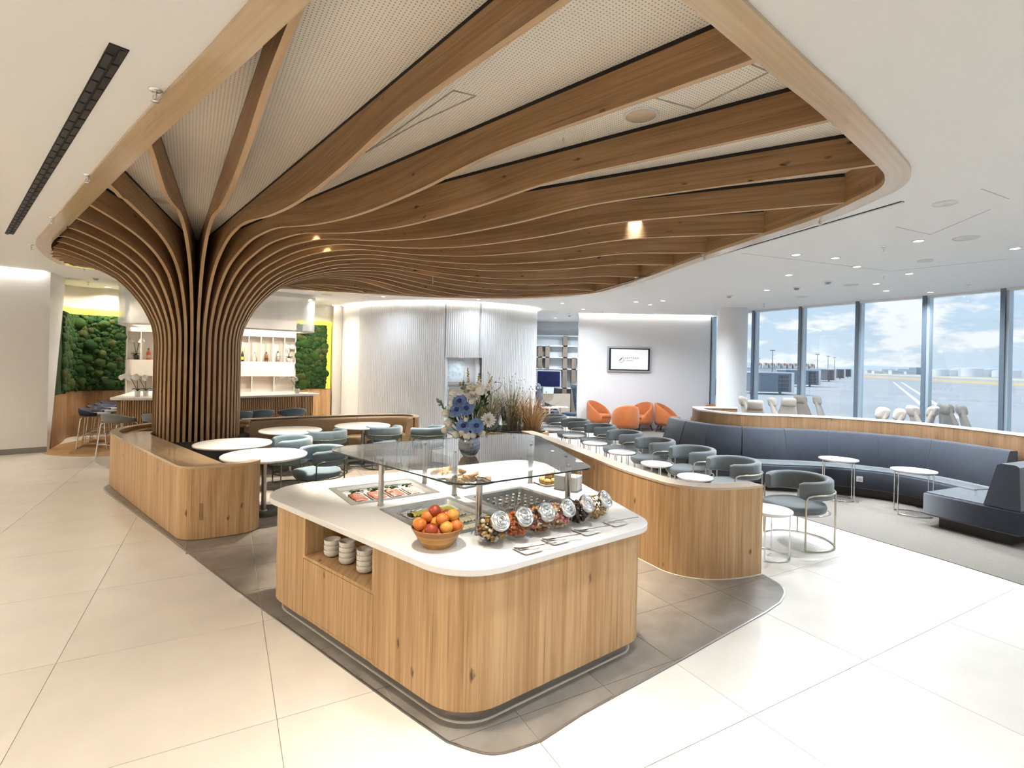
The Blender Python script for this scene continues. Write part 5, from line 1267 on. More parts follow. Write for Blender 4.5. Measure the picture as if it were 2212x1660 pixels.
LEAF = mat('orchid_leaf', (0.035, 0.10, 0.025), 0.5); PET = mat('white_petal', (0.86, 0.83, 0.80), 0.6); STEMM = mat('orchid_stem', (0.06, 0.05, 0.03), 0.7); YEL = mat('yellow_core', (0.75, 0.50, 0.08), 0.6)
def orchid(label, p, h, stems, pot_m, seed, lean=0.0):
    rr = random.Random(seed)
    r = thing('orchid', label, 'orchid', p, 0, 'white orchids at the bar')
    part(r, 'pot', MB().lathe([(0.001, 0), (0.045, 0), (0.055, 0.11), (0.05, 0.115), (0.001, 0.10)], n=16), pot_m)
    for k_ in range(5):
        a = 2*PI*k_/5+rr.random(); L_ = 0.12
        part(r, 'leaf', MB().loft([[(math.cos(a)*t_*L_-math.sin(a)*w, math.sin(a)*t_*L_+math.cos(a)*w, 0.11+0.06*math.sin(PI*t_*0.8)+dz_) for w, dz_ in ((-wd, 0), (0, -0.006), (wd, 0), (0, 0.004))] for t_, wd in ((0, 0.008), (0.4, 0.026), (0.8, 0.022), (1.0, 0.004))]), LEAF)
    for k_ in range(stems):
        a = 2*PI*k_/stems+rr.random(); ex = lean+0.10*math.cos(a); ey = 0.05*math.sin(a)
        path = spline([(0, 0, 0.10), (ex*0.3, ey*0.3, h*0.55), (ex*0.7, ey*0.7, h*0.88), (ex*1.15, ey, h), (ex*1.7, ey*1.2, h*0.94)], 5)
        st = part(r, 'flower_stem', MB().tube(path, 0.006, 6), STEMM)
        fl_ = MB()
        for i in range(6):
            c = path[len(path)-1-int(i*1.7)]
            for m_ in range(5):
                b_ = 2*PI*m_/5+i; fl_.ball((c[0]+0.030*math.cos(b_), c[1]-0.015, c[2]+0.030*math.sin(b_)+rr.uniform(-0.01, 0.01)), (0.030, 0.010, 0.030), 7, 4)
        part(st, 'blossoms', fl_, PET)
POTG = mat('silver_pot', (0.60, 0.60, 0.58), 0.3, 0.6)
orchid('white orchid in the far left niche above the bar', on_bar(u_at(293), 0.14, 1.862), 0.50, 2, mat('dark_pot', (0.03, 0.035, 0.03), 0.4), 1)
orchid('white orchid in the far right niche above the bar', on_bar(3.82, 0.14, 1.862), 0.46, 2, CHINA, 2)
for px, py, lab, h, ns_, sd_ in ((297, 857, 'white orchid first on the left end of the bar top', 0.42, 2, 3), (315, 856, 'white orchid second on the left end of the bar top', 0.40, 2, 4), (642, 850, 'white orchid on the right end of the bar top', 0.36, 2, 5)):
    x, y = g(px, py, 1.105); orchid(lab, (x, y, 1.106), h, ns_, CHINA, sd_, -0.12)
# ---- ornamental grasses
GRM = [mat('grass_straw', (0.42, 0.30, 0.15), 0.9), mat('grass_rust', (0.40, 0.19, 0.07), 0.9), mat('grass_green', (0.12, 0.15, 0.05), 0.9), mat('grass_pale', (0.55, 0.53, 0.50), 0.9)]
def grass(label, cx, cy, n_, h, seed, mats):
    rr = random.Random(seed); r = thing('ornamental_grass', label, 'plant', (cx, cy, 0.815))
    for m_ in mats:
        mb = MB()
        for _ in range(n_//len(mats)):
            a = rr.uniform(0, 2*PI); r0 = rr.uniform(0, 0.17); hh = h*rr.uniform(0.5, 1.0); sp_ = rr.uniform(0.02, 0.5)
            b0 = (r0*math.cos(a), r0*math.sin(a)); w = 0.0035
            pts = [(b0[0]+sp_*t_*t_*math.cos(a), b0[1]+sp_*t_*t_*math.sin(a), hh*(t_-0.12*t_*t_*sp_/0.2)) for t_ in (0, 0.35, 0.7, 1.0)]
            tx, ty = -math.sin(a)*0.3+rr.uniform(-.7, .7), math.cos(a)*0.3+rr.uniform(-.7, .7); l_ = math.hypot(tx, ty) or 1
            tx, ty = tx/l_*w, ty/l_*w
            mb.loft([[(p[0]-tx*q, p[1]-ty*q, p[2]), (p[0]+tx*q, p[1]+ty*q, p[2])] for p, q in zip(pts, (1, 1.1, 0.8, 0.2))], closed_ring=False, caps=False, smooth=False)
        part(r, 'blades', mb, m_, kind='stuff', fast=True)
    sd_ = MB()
    for _ in range(14):
        a = rr.uniform(0, 2*PI); q = rr.uniform(0.05, 0.3); z = h*rr.uniform(0.7, 1.02)
        sd_.tube([(q*math.cos(a)*0.3, q*math.sin(a)*0.3, 0), (q*math.cos(a)*0.8, q*math.sin(a)*0.8, z*0.7), (q*math.cos(a), q*math.sin(a), z)], 0.002, 4)
        sd_.ball((q*math.cos(a), q*math.sin(a), z), (0.012, 0.012, 0.022), 6, 4)
    part(r, 'seed_heads', sd_, GRM[3], kind='stuff', fast=True)
grass('tall grey green ornamental grass left clump behind the bouquet', -0.38, 9.05, 420, 0.98, 1, [GRM[0], GRM[2], GRM[3]])
grass('tall ornamental grass middle clump in the oak planter', 0.02, 9.15, 420, 1.0, 2, [GRM[0], GRM[2], GRM[3]])
grass('rust coloured ornamental grass clump at the divider end', 0.36, 8.95, 420, 0.78, 3, [GRM[1], GRM[0], GRM[0]])
# ================================================================== BUFFET ISLAND
CT = 0.90
SLAB = roundpoly([(-2.176, 4.285, 0.38), (-0.236, 2.624, 0.37), (1.02, 3.577, 0.25), (0.291, 6.014, 0.30)], 10)
BODY = offset_poly(SLAB, -0.06)
KICK = offset_poly(SLAB, -0.115)
ne = Vector((0.7595, -0.6505, 0)); ni = Vector((0.6505, 0.7595, 0))            # along / into the front left side
NO = Vector((-1.499, 3.784, 0)); NL = 0.88
bi = thing('buffet_island', 'oak clad buffet island with an open niche of white bowls', 'cabinet')
# cladding runs round the outline and stops at the niche
def dist_e(p): return (Vector((*p, 0))-NO).dot(ne), (Vector((*p, 0))-NO).dot(ni)
arc_pts = [p for p in BODY]
# rotate so that the path starts right of the niche
st_i = max(range(len(BODY)), key=lambda i: -abs(dist_e(BODY[i])[1])-5*(dist_e(BODY[i])[0] < NL))
front_i = [i for i in range(len(BODY)) if abs(dist_e(BODY[i])[1]) < 0.02 and dist_e(BODY[i])[0] > NL]
i0 = min(front_i, key=lambda i: dist_e(BODY[i])[0]) if front_i else st_i
ring = BODY[i0:]+BODY[:i0]
pR = NO+ne*NL; pL = NO
clad = [tuple(pR.xy)]+ring+[tuple(pL.xy)]
part(bi, 'cladding', MB().wall(clad, 0.022, 0.10, 0.855), OAK)
def npt(u, v): return tuple((NO+ne*u+ni*v).xy)
rzn = math.atan2(ne.y, ne.x)
def nbox(u, v, z, du, dv, dz, **k_):
    c = NO+ne*u+ni*v; return MB().box((c.x, c.y, z), (du, dv, dz), rzn, **k_)
part(bi, 'niche_shelf', nbox(NL/2, 0.19, 0.545, NL, 0.38, 0.022), OAK)
part(bi, 'niche_back', nbox(NL/2, 0.385, 0.70, NL, 0.018, 0.31), OAK)
for u in (0.010, NL-0.010): part(bi, 'niche_side', nbox(u, 0.19, 0.70, 0.020, 0.38, 0.31), OAK)
part(bi, 'drawer_front', nbox(NL/2, 0.011, 0.327, NL-0.010, 0.020, 0.404), OAK)
part(bi, 'drawer_rail', nbox(NL/2, 0.013, 0.112, NL, 0.020, 0.020), OAK)
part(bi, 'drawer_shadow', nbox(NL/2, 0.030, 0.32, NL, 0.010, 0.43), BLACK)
part(bi, 'plinth', MB().prism(KICK, 0.012, 0.105), mat('bronze_plinth', (0.36, 0.33, 0.30), 0.3, 0.85))
part(bi, 'plinth_strip', MB().prism(offset_poly(KICK, 0.008), 0.006, 0.014), mat('pale_base_strip'))
# countertop with three cut-outs
def rect(c, ex, w, h, r=0.0, n=4):
    ex = Vector((*ex, 0)).normalized(); ey = Vector((-ex.y, ex.x, 0)); c = Vector((*c, 0))
    if r <= 0: return [tuple((c+ex*a*w/2+ey*b_*h/2).xy) for a, b_ in ((-1, -1), (1, -1), (1, 1), (-1, 1))]
    return [tuple((c+ex*p[0]+ey*p[1]).xy) for p in rrect(w, h, r, n)]
EXA = (0.815, 0.58); EXB = (0.77, 0.64)
TRAYS = {'A': ((-1.05, 4.335), EXA, 0.75, 0.60, 0.035), 'B': ((-0.46, 3.67), EXB, 0.61, 0.80, 0.035), 'C': ((0.10, 4.10), EXB, 0.61, 0.74, 0.135)}
holes = [rect(c, ex, w-0.09, h-0.09, 0.03) for c, ex, w, h, d in TRAYS.values()]
def poly_holes(outer, hs, z, up):
    bm = bmesh.new(); es = []
    for lp in [outer]+hs:
        vs = [bm.verts.new((p[0], p[1], z)) for p in lp]; es += [bm.edges.new((vs[i], vs[(i+1) % len(vs)])) for i in range(len(vs))]
    bmesh.ops.triangle_fill(bm, use_beauty=True, edges=es); bm.verts.index_update()
    mb = MB().add([v.co for v in bm.verts], [[v.index for v in f.verts] for f in bm.faces]); bm.free()
    mb.f = [f if ((Vector(mb.v[f[1]])-Vector(mb.v[f[0]])).cross(Vector(mb.v[f[2]])-Vector(mb.v[f[0]])).z > 0) == up else f[::-1] for f in mb.f]
    return mb
topo = offset_poly(SLAB, -0.006)
ctop = poly_holes(topo, holes, CT, True).join(poly_holes(topo, holes, CT-0.042, False))
ctop.join(MB().prism(SLAB, CT-0.042, CT, cap=False, bot=False, bevel=0.006))
for hl in holes:
    n_ = len(hl); ctop.add([(p[0], p[1], CT-0.042) for p in hl]+[(p[0], p[1], CT) for p in hl], [[i, (i+1) % n_, n_+(i+1) % n_, n_+i][::-1] for i in range(n_)])
solo('buffet_countertop', ctop, STONE, 'white rounded stone countertop of the buffet island', 'countertop')
WELL = mat('well_steel', (0.58, 0.57, 0.55), 0.3, 1.0)
def well(key, label):
    c, ex, w, h, dep = TRAYS[key]
    r = thing('food_well', label, 'food well', (0, 0, 0), group='steel food wells set into the buffet top')
    fr_o = rect(c, ex, w, h, 0.012); fr_i = rect(c, ex, w-0.10, h-0.10, 0.035)
    n_ = len(fr_o)
    z = CT+0.004
    mb = poly_holes(fr_o, [fr_i], z, True)
    mb.add([(p[0], p[1], CT) for p in fr_o]+[(p[0], p[1], z) for p in fr_o], [[i, (i+1) % n_, n_+(i+1) % n_, n_+i] for i in range(n_)])
    part(r, 'flange', mb, WELL)
    lo = rect(c, ex, w-0.125, h-0.125, 0.03); m_ = len(fr_i)
    wl_ = MB().add([(p[0], p[1], z) for p in fr_i]+[(p[0], p[1], CT-dep) for p in lo], [[i, (i+1) % m_, m_+(i+1) % m_, m_+i] for i in range(m_)], True)
    wl_.add([(p[0], p[1], CT-dep) for p in lo], [list(range(m_))])
    part(r, 'basin', wl_, WELL if key == 'C' else mat('pale_basin', (0.76, 0.74, 0.71), 0.3, 0.4))
    return r
well('A', 'steel food well with the salmon dishes, farthest left'); well('B', 'steel food well with the cheese dishes, behind the fruit bowl'); well('C', 'deep steel food well full of small bottles')
def loc(key, a, b_, z):
    c, ex, w, h, dep = TRAYS[key]; ex = Vector((*ex, 0)).normalized(); ey = Vector((-ex.y, ex.x, 0))
    p = Vector((*c, 0))+ex*a+ey*b_; return (p.x, p.y, z)
def ang_of(key): ex = TRAYS[key][1]; return math.atan2(ex[1], ex[0])
# dishes
def dish(name, w, l, hh=0.014):
    r = thing(name, 'x', 'dish')
    rings = []
    for q, z in ((0.80, 0.0), (0.84, 0.0), (1.0, hh), (0.97, hh+0.001), (0.84, 0.004), (0.5, 0.004)):
        rings.append([(p[0]*q if q > 0.6 else p[0]*0.01, p[1]*(1-(1-q)*w/l) if q > 0.6 else p[1]*0.01, z) for p in rrect(w, l, 0.02, 3)])
    part(r, 'plate', MB().loft(rings, caps=True), CHINA)
    return r
SAL = mat('smoked_salmon', (0.40, 0.085, 0.03), 0.45, noise=0.35, nscale=60); SALP = mat('pale_salmon', (0.66, 0.33, 0.22), 0.45, noise=0.25, nscale=60); HERB = mat('herb_green', (0.05, 0.09, 0.03), 0.7)
def slices(n_, w, l, h, seed, tilt=0.35):
    rr = random.Random(seed); mb = MB()
    for i in range(n_):
        y = -l/2+l*(i+0.5)/n_
        pts = []
        for k_ in range(7):
            x = -w/2+w*k_/6.0; z = 0.006+h*(0.6+0.4*math.sin(PI*k_/6.0))+rr.uniform(-0.002, 0.002)
            pts.append((x, z))
        dy = l/n_*0.75
        mb.loft([[(x, y-dy/2, z*0.55) for x, z in pts], [(x, y+dy*0.1, z*1.0) for x, z in pts], [(x, y+dy*0.55, z*0.9) for x, z in pts], [(x, y+dy*0.6, 0.004) for x, z in pts]], closed_ring=False, caps=False)
    return mb
FAT = mat('salmon_fat_lines', (0.80, 0.62, 0.50), 0.5)
ordn = ['first', 'second', 'third', 'fourth', 'fifth', 'sixth', 'seventh', 'eighth']
sd_p = Proto(dish('salmon_dish', 0.135, 0.30))
for i in range(4):
    p = loc('A', -0.235+0.155*i, -0.045, CT-0.035+0.0005)
    sd_p.put(p, ang_of('A'), 'white oblong dish under the %s salmon portion from the left' % ordn[i], 'white dishes in the salmon well')
    f = thing('salmon_portion', 'sliced smoked salmon with herbs, %s portion from the left' % ordn[i], 'salmon', (p[0], p[1], p[2]+0.004), ang_of('A'), 'salmon portions')
    part(f, 'slices', slices(7, 0.10, 0.22, 0.022, i), SALP if i == 3 else SAL)
    fm = MB()
    for k_ in range(5): fm.tube([(-0.045+0.018*j_, -0.09+0.03*k_+0.008*math.sin(j_*1.3+i), 0.029) for j_ in range(6)], 0.0022, 5)
    part(f, 'fat_lines', fm, FAT)
    hb_ = MB(); rr = random.Random(40+i)
    for _ in range(14): hb_.ball((rr.uniform(-0.04, 0.04), 0.10+rr.uniform(-0.02, 0.02), 0.03+rr.uniform(0, 0.02)), (0.014, 0.010, 0.006), 6, 4)
    part(f, 'herbs', hb_, HERB)
def tongs():
    r = thing('serving_tongs', 'x', 'tongs')
    for s_ in (1, -1):
        part(r, 'arm', MB().loft([[(x, s_*y+q*w, z) for q in (-1, 1)]+[(x, s_*y+q*w, z+0.004) for q in (1, -1)] for x, y, w, z in ((-0.12, 0.004, 0.006, 0.012), (-0.06, 0.016, 0.007, 0.016), (0.06, 0.024, 0.006, 0.016), (0.10, 0.026, 0.012, 0.010), (0.125, 0.024, 0.012, 0.006))], smooth=False), CHROME)
    part(r, 'hinge', MB().cyl((-0.122, 0, 0.008), (-0.122, 0, 0.022), 0.010, n=12), CHROME)
    return r
TG = Proto(tongs())
for i in range(4):
    TG.put(loc('A', -0.24+0.155*i, 0.18, CT-0.034), ang_of('A')-0.25, 'steel tongs behind the %s salmon portion' % ordn[i], 'serving tongs')
for i in range(2):
    TG.put(loc('B', -0.16+0.12*i, 0.29, CT-0.034), ang_of('B')+0.5, 'steel tongs at the far end of the cheese well, %s pair' % ordn[i], 'serving tongs')
CH1 = mat('yellow_cheese', (0.72, 0.66, 0.14), 0.5); CH2 = mat('cream_cheese_slices', (0.82, 0.72, 0.50), 0.5)
cd_p = Proto(dish('cheese_dish', 0.42, 0.145))
for i in range(4):
    p = loc('B', 0.015, 0.19-0.155*i, CT-0.035+0.0005)
    cd_p.put(p, ang_of('B'), 'white oblong dish under the %s row of cheese' % ordn[i], 'white dishes in the cheese well')
    f = thing('cheese_row', 'fanned %s cheese slices, %s row from the far end' % ('yellow' if i == 0 else 'cream', ordn[i]), 'cheese', (p[0], p[1], p[2]+0.004), ang_of('B')-PI/2, 'rows of cheese slices')
    part(f, 'slices', slices(12, 0.095, 0.34, 0.022, 60+i), CH1 if i == 0 else CH2)
    nb = MB(); rr = random.Random(70+i)
    for _ in range(6): nb.ball((rr.uniform(-0.03, 0.03), -0.175+rr.uniform(-0.012, 0.012), 0.012+rr.uniform(0, 0.01)), 0.010, 7, 5)
    part(f, 'grapes', nb, mat('dark_grape', (0.06, 0.025, 0.015), 0.3))
# small bottles in the deep well
GLB = mat('bottle_clear', (0.42, 0.40, 0.36), 0.1, coat=0.5); CAPB = mat('bottle_cap_steel', (0.65, 0.65, 0.66), 0.25, 1.0); LBS = [mat('juice_%d' % i, c, 0.4) for i, c in enumerate([(0.70, 0.45, 0.06), (0.55, 0.10, 0.04), (0.72, 0.65, 0.52)])]
protos = []
for lb in LBS:
    b_ = thing('small_bottle', 'x', 'bottle')
    part(b_, 'body', MB().lathe([(0.001, 0), (0.019, 0), (0.020, 0.004), (0.020, 0.062), (0.011, 0.082), (0.0105, 0.10), (0.001, 0.10)], n=10), GLB)
    part(b_, 'paper_label', MB().cyl((0, 0, 0.015), (0, 0, 0.05), 0.0204, n=10, caps=False), lb)
    part(b_, 'cap', MB().lathe([(0.0135, 0.094), (0.0138, 0.112), (0.012, 0.116), (0.001, 0.116)], n=10), CAPB)
    protos.append(Proto(b_))
names_r = ['nearest', 'second', 'third', 'fourth', 'fifth', 'sixth', 'seventh', 'farthest']
bn = 0
for i in range(7):
    for j in range(8):
        if (i+j) % 11 == 5: continue
        p = loc('C', -0.205+0.068*i, -0.27+0.076*j, CT-0.135+0.001)
        protos[(i*3+j*5) % 3].put(p, 0, 'small capped bottle in the deep well, %s row from the jars, %s from the left' % (names_r[j], ordn[i]), 'small bottles in the deep well')
# croissant tray, bun plate, napkin stand
ct_ = thing('pastry_tray', 'white tray of pastries under the far side of the glass screen', 'tray', (-0.46, 4.76, CT), math.atan2(0.7, 0.72))
part(ct_, 'plate', MB().loft([[(p[0]*q, p[1]*q, z) for p in rrect(0.36, 0.58, 0.03, 3)] for q, z in ((0.92, 0.0), (1.0, 0.022), (0.98, 0.023), (0.90, 0.006), (0.01, 0.006))]), CHINA)
PAS = mat('golden_pastry', (0.50, 0.24, 0.07), 0.5, noise=0.35, nscale=25); BUN = mat('bun_crust', (0.66, 0.36, 0.11), 0.5, noise=0.25, nscale=18); CREAMF = mat('bun_filling', (0.80, 0.62, 0.36), 0.6)
cr0 = thing('croissant', 'x', 'pastry')
pth = [(0.075*math.cos(math.radians(a)), 0.055*math.sin(math.radians(a)), 0.024) for a in range(-20, 201, 20)]
part(cr0, 'crust', MB().tube(pth, [0.006+0.020*math.sin(PI*(i+0.3)/11.6)*(1+0.12*(i % 2)) for i in range(12)], 8), PAS)
part(cr0, 'tip', MB().ball((0, 0.04, 0.03), (0.03, 0.02, 0.018), 8, 5), PAS)
CRP = Proto(cr0); rr = random.Random(8)
for i in range(4):
    for j in range(2):
        u, v = -0.09+0.17*j, -0.20+0.13*i; a = math.atan2(0.7, 0.72); c, s_ = math.cos(a), math.sin(a)
        CRP.put((-0.46+u*c-v*s_, 4.76+u*s_+v*c, CT+0.0065), rr.uniform(0, 6), 'golden croissant on the pastry tray, %s pair, %s side' % (ordn[i], ('left', 'right')[j]), 'croissants on the tray', scale=(1.15, 1.15, 1.5))
bp_ = thing('bun_plate', 'white plate of round buns right of the glass screen', 'plate', (0.375, 4.72, CT), 0.6)
part(bp_, 'plate', MB().loft([[(p[0]*q, p[1]*q, z) for p in rrect(0.28, 0.22, 0.03, 3)] for q, z in ((0.88, 0.0), (1.0, 0.018), (0.98, 0.019), (0.88, 0.005), (0.01, 0.005))]), CHINA)
b0 = thing('bun', 'x', 'bun')
part(b0, 'bottom_half', MB().lathe([(0.001, 0), (0.026, 0.001), (0.032, 0.010), (0.031, 0.018), (0.001, 0.018)], n=14), BUN); part(b0, 'filling', MB().lathe([(0.031, 0.017), (0.034, 0.021), (0.031, 0.025)], n=14), CREAMF)
part(b0, 'top_half', MB().lathe([(0.001, 0.024), (0.032, 0.024), (0.033, 0.032), (0.027, 0.045), (0.014, 0.054), (0.001, 0.056)], n=14), BUN)
BP = Proto(b0)
for i, (u, v, z) in enumerate(((-0.085, -0.06, 0), (-0.015, -0.065, 0), (0.055, -0.06, 0), (-0.085, 0.01, 0), (-0.015, 0.008, 0), (0.055, 0.01, 0), (-0.05, 0.075, 0), (0.02, 0.075, 0), (-0.05, -0.025, 0.05), (0.02, -0.02, 0.05))):
    c, s_ = math.cos(0.6), math.sin(0.6)
    BP.put((0.375+u*0.9*c-v*0.9*s_, 4.72+u*0.9*s_+v*0.9*c, CT+0.0055+z), 0, 'round bun %s' % ['at the left front of the plate', 'in the middle front of the plate', 'at the right front of the plate', 'left in the second row', 'in the middle of the second row', 'right in the second row', 'left in the back row', 'right in the back row', 'on top of the left heap', 'on top of the right heap'][i], 'round buns on the plate')
nb_ = thing('napkin_stand', 'white napkin packs held in a wire stand at the right of the counter', 'napkin stand', (0.52, 4.50, CT), math.radians(-32))
for u in (-0.065, 0.045): part(nb_, 'napkin_stack', MB().box((u, 0, 0.066), (0.10, 0.13, 0.125), bevel=0.006), CHINA)
for u in (-0.118, -0.012, -0.004, 0.098):
    part(nb_, 'wire', MB().tube([(u, -0.05, 0.003), (u, -0.05, 0.16), (u, -0.035, 0.175), (u, 0.035, 0.175), (u, 0.05, 0.16), (u, 0.05, 0.003)], 0.003, 6), CHROME)
part(nb_, 'base_wire', MB().tube([(-0.118, -0.065, 0.003), (0.098, -0.065, 0.003), (0.098, 0.065, 0.003), (-0.118, 0.065, 0.003)], 0.003, 6, True), CHROME)
# sneeze guard
GUARD = thin_glass('smoky_guard_glass', (0.78, 0.82, 0.84), 0.0, 1.5)
GP = roundpoly([(-1.60, 4.34, 0.22), (-0.285, 3.11, 0.20), (0.60, 3.74, 0.12), (0.235, 5.62, 0.25)], 8)
sg = thing('glass_screen', 'smoky glass sneeze guard on steel posts over the buffet', 'glass screen')
part(sg, 'glass', MB().prism(GP, 1.247, 1.249), GUARD, 'smoky rounded glass sheet')
part(sg, 'glass_edge', MB().wall(GP, -0.004, 1.239, 1.2495, closed=True), mat('dark_glass_edge', (0.01, 0.018, 0.018), 0.1))
for x, y in ((-0.965, 3.89), (-0.76, 4.63), (-0.45, 4.235), (-0.19, 3.28), (0.19, 4.72), (0.43, 3.78)):
    p_ = part(sg, 'post', MB().cyl((x, y, CT), (x, y, 1.238), 0.021, n=20), STEEL)
    part(p_, 'screw_cap', MB().cyl((x, y, 1.2495), (x, y, 1.262), 0.012, n=14), CHROME); part(p_, 'foot', MB().cyl((x, y, CT), (x, y, CT+0.006), 0.026, n=20), STEEL)
# bowls in the niche
bw = thing('bowl', 'x', 'bowl')
part(bw, 'body', MB().lathe([(0.001, 0.003), (0.030, 0.0), (0.046, 0.004), (0.057, 0.020), (0.0595, 0.050), (0.0575, 0.051), (0.053, 0.022), (0.042, 0.010), (0.001, 0.008)], n=28), mat('cream_china', (0.84, 0.79, 0.72), 0.3))
part(bw, 'foot_ring', MB().lathe([(0.026, 0.002), (0.028, -0.001), (0.032, -0.001), (0.034, 0.002)], n=24), mat('cream_china'))
BW = Proto(bw)
for i, (u, k_) in enumerate(((0.165, 3), (0.365, 4), (0.585, 4), (0.795, 4))):
    for j in range(k_):
        c = NO+ne*u+ni*0.135
        BW.put((c.x, c.y, 0.5575+0.0355*j), 0, 'white bowl, %s of the %s stack in the niche' % (('lowest', 'second', 'third' if k_ > 3 else 'topmost', 'topmost')[j], ('far left', 'second', 'third', 'right hand')[i]), 'white bowls stacked in the niche')
# fruit bowl
fbx, fby = -0.42, 3.07
wbm = wood('acacia_bowl', (0.66, 0.38, 0.13), (0.48, 0.24, 0.07), (0.2, 0.08, 0.03), 'u', rough=0.35, knots=0.0)
fb = thing('fruit_bowl', 'round wooden bowl heaped with oranges at the counter front', 'bowl', (fbx, fby, CT)); fb.scale = (1.12, 1.12, 1.05)
fbb = MB(); prof = [(0.001, 0.0), (0.070, 0.0), (0.074, 0.004), (0.098, 0.040), (0.122, 0.080), (0.138, 0.112), (0.134, 0.114), (0.118, 0.082), (0.092, 0.042), (0.068, 0.014), (0.001, 0.012)]
fbb.lathe(prof, n=40)
part(fb, 'bowl_body', fbb, wbm)
part(fb, 'rim_band', MB().lathe([(0.1225, 0.080), (0.1395, 0.112), (0.136, 0.1155), (0.134, 0.114)], n=40), mat('walnut_band', (0.36, 0.17, 0.06), 0.4))
ORS = [mat('fruit_orange', (0.58, 0.17, 0.025), 0.4, bump=0.2, bscale=150), mat('fruit_red', (0.32, 0.05, 0.015), 0.35), mat('fruit_amber', (0.66, 0.30, 0.05), 0.4, bump=0.2, bscale=150)]
stemm = mat('fruit_stem', (0.09, 0.11, 0.03), 0.7)
fps = []
for m_ in ORS:
    f = thing('orange', 'x', 'fruit')
    part(f, 'peel', MB().ball((0, 0, 0), (0.039, 0.039, 0.037), 16, 10), m_); part(f, 'stem_end', MB().cyl((0, 0, 0.031), (0, 0, 0.036), 0.005, n=6), stemm)
    fps.append(Proto(f))
fr_ps = [(0.0, 0.0, 0.05, 1), (0.065, 0.02, 0.085, 0), (-0.06, 0.03, 0.085, 0), (0.01, -0.07, 0.088, 1), (-0.045, -0.058, 0.10, 0), (0.03, 0.07, 0.09, 2), (-0.10, -0.01, 0.125, 2), (0.10, -0.03, 0.125, 0), (0.055, -0.075, 0.128, 2), (-0.02, -0.098, 0.122, 1), (-0.085, -0.06, 0.135, 0), (-0.05, 0.085, 0.13, 0), (0.075, 0.065, 0.13, 1), (0.0, -0.03, 0.14, 2), (-0.055, -0.01, 0.165, 0), (0.045, 0.01, 0.165, 1), (-0.01, 0.055, 0.165, 0), (0.082, -0.012, 0.178, 2), (-0.018, 0.0, 0.195, 1), (0.03, -0.052, 0.165, 0)]
fl_names = ['at the bottom of the bowl', 'low on the right', 'low on the left', 'low at the front, red', 'low at front left', 'low at the back', 'amber one on the left rim', 'on the right rim', 'amber one at the front right rim', 'red one at the front rim', 'on the front left rim', 'on the back left rim', 'red one on the back right rim', 'amber one in the middle', 'high on the left', 'red one high on the right', 'high at the back', 'amber one high on the right rim', 'topmost red one', 'high at the front']
for (x, y, z, m_), lab in zip(fr_ps, fl_names):
    fps[m_].put((fbx+x*1.1, fby+y*1.1, CT+z*1.05), random.uniform(0, 6), 'orange fruit in the wooden bowl, %s' % lab, 'fruit in the wooden bowl')
# sweet jars
JG = thin_glass('jar_glass', (0.93, 0.95, 0.95), 0.0, 1.45)
LIDM = mat('jar_lid_chrome', (0.86, 0.86, 0.85), 0.14, 1.0)
CONT = [[(0.05, 0.03, 0.02), (0.55, 0.33, 0.08), (0.30, 0.14, 0.04), (0.75, 0.68, 0.55)], [(0.60, 0.12, 0.02), (0.50, 0.16, 0.04), (0.66, 0.20, 0.05)], [(0.50, 0.20, 0.06), (0.64, 0.36, 0.08), (0.16, 0.08, 0.05), (0.62, 0.25, 0.20)], [(0.72, 0.32, 0.28), (0.74, 0.52, 0.22), (0.78, 0.62, 0.45), (0.70, 0.22, 0.20)], [(0.05, 0.025, 0.015), (0.10, 0.05, 0.03)], [(0.58, 0.34, 0.12), (0.66, 0.42, 0.18)]]
CN = ['dark dried fruit and seed mix', 'red orange dried fruit pieces', 'brown and amber dried fruit strips', 'pink and yellow sweets', 'dark chocolate nuts', 'golden cereal crumble']
ln_ = Vector((0.52, -0.62, 0.58)).normalized()
JR = 0.102; JK = JR/0.083
jq = ln_.to_track_quat('Z', 'Y').to_matrix().to_4x4()
glass_me = MB(); gp = [(0.001, -JR*0.93)]
for a in range(-68, 62, 8): gp.append((JR*math.cos(math.radians(a)), JR*math.sin(math.radians(a))))
gp += [(0.042*JK, 0.070*JK), (0.042*JK, 0.078*JK)]
glass_me.lathe(gp, n=32); glass_me.xf(Matrix.Translation((0, 0, JR*0.985)) @ jq); glass_me = glass_me.mesh('glass_body', JG)
lid = MB().lathe([(0.047, 0.066), (0.049, 0.070), (0.049, 0.084), (0.046, 0.088), (0.040, 0.088), (0.038, 0.085), (0.031, 0.085), (0.029, 0.089), (0.022, 0.089), (0.020, 0.085), (0.013, 0.085), (0.010, 0.092), (0.001, 0.094)], n=32)
lid.xf(Matrix.Translation((0, 0, JR*0.985)) @ jq @ Matrix.Scale(JK*1.05, 4)); lid_me = lid.mesh('lid', LIDM)
jl = ['nearest the fruit bowl', 'second from the fruit bowl', 'third from the fruit bowl', 'fourth from the fruit bowl', 'fifth from the fruit bowl', 'farthest right']
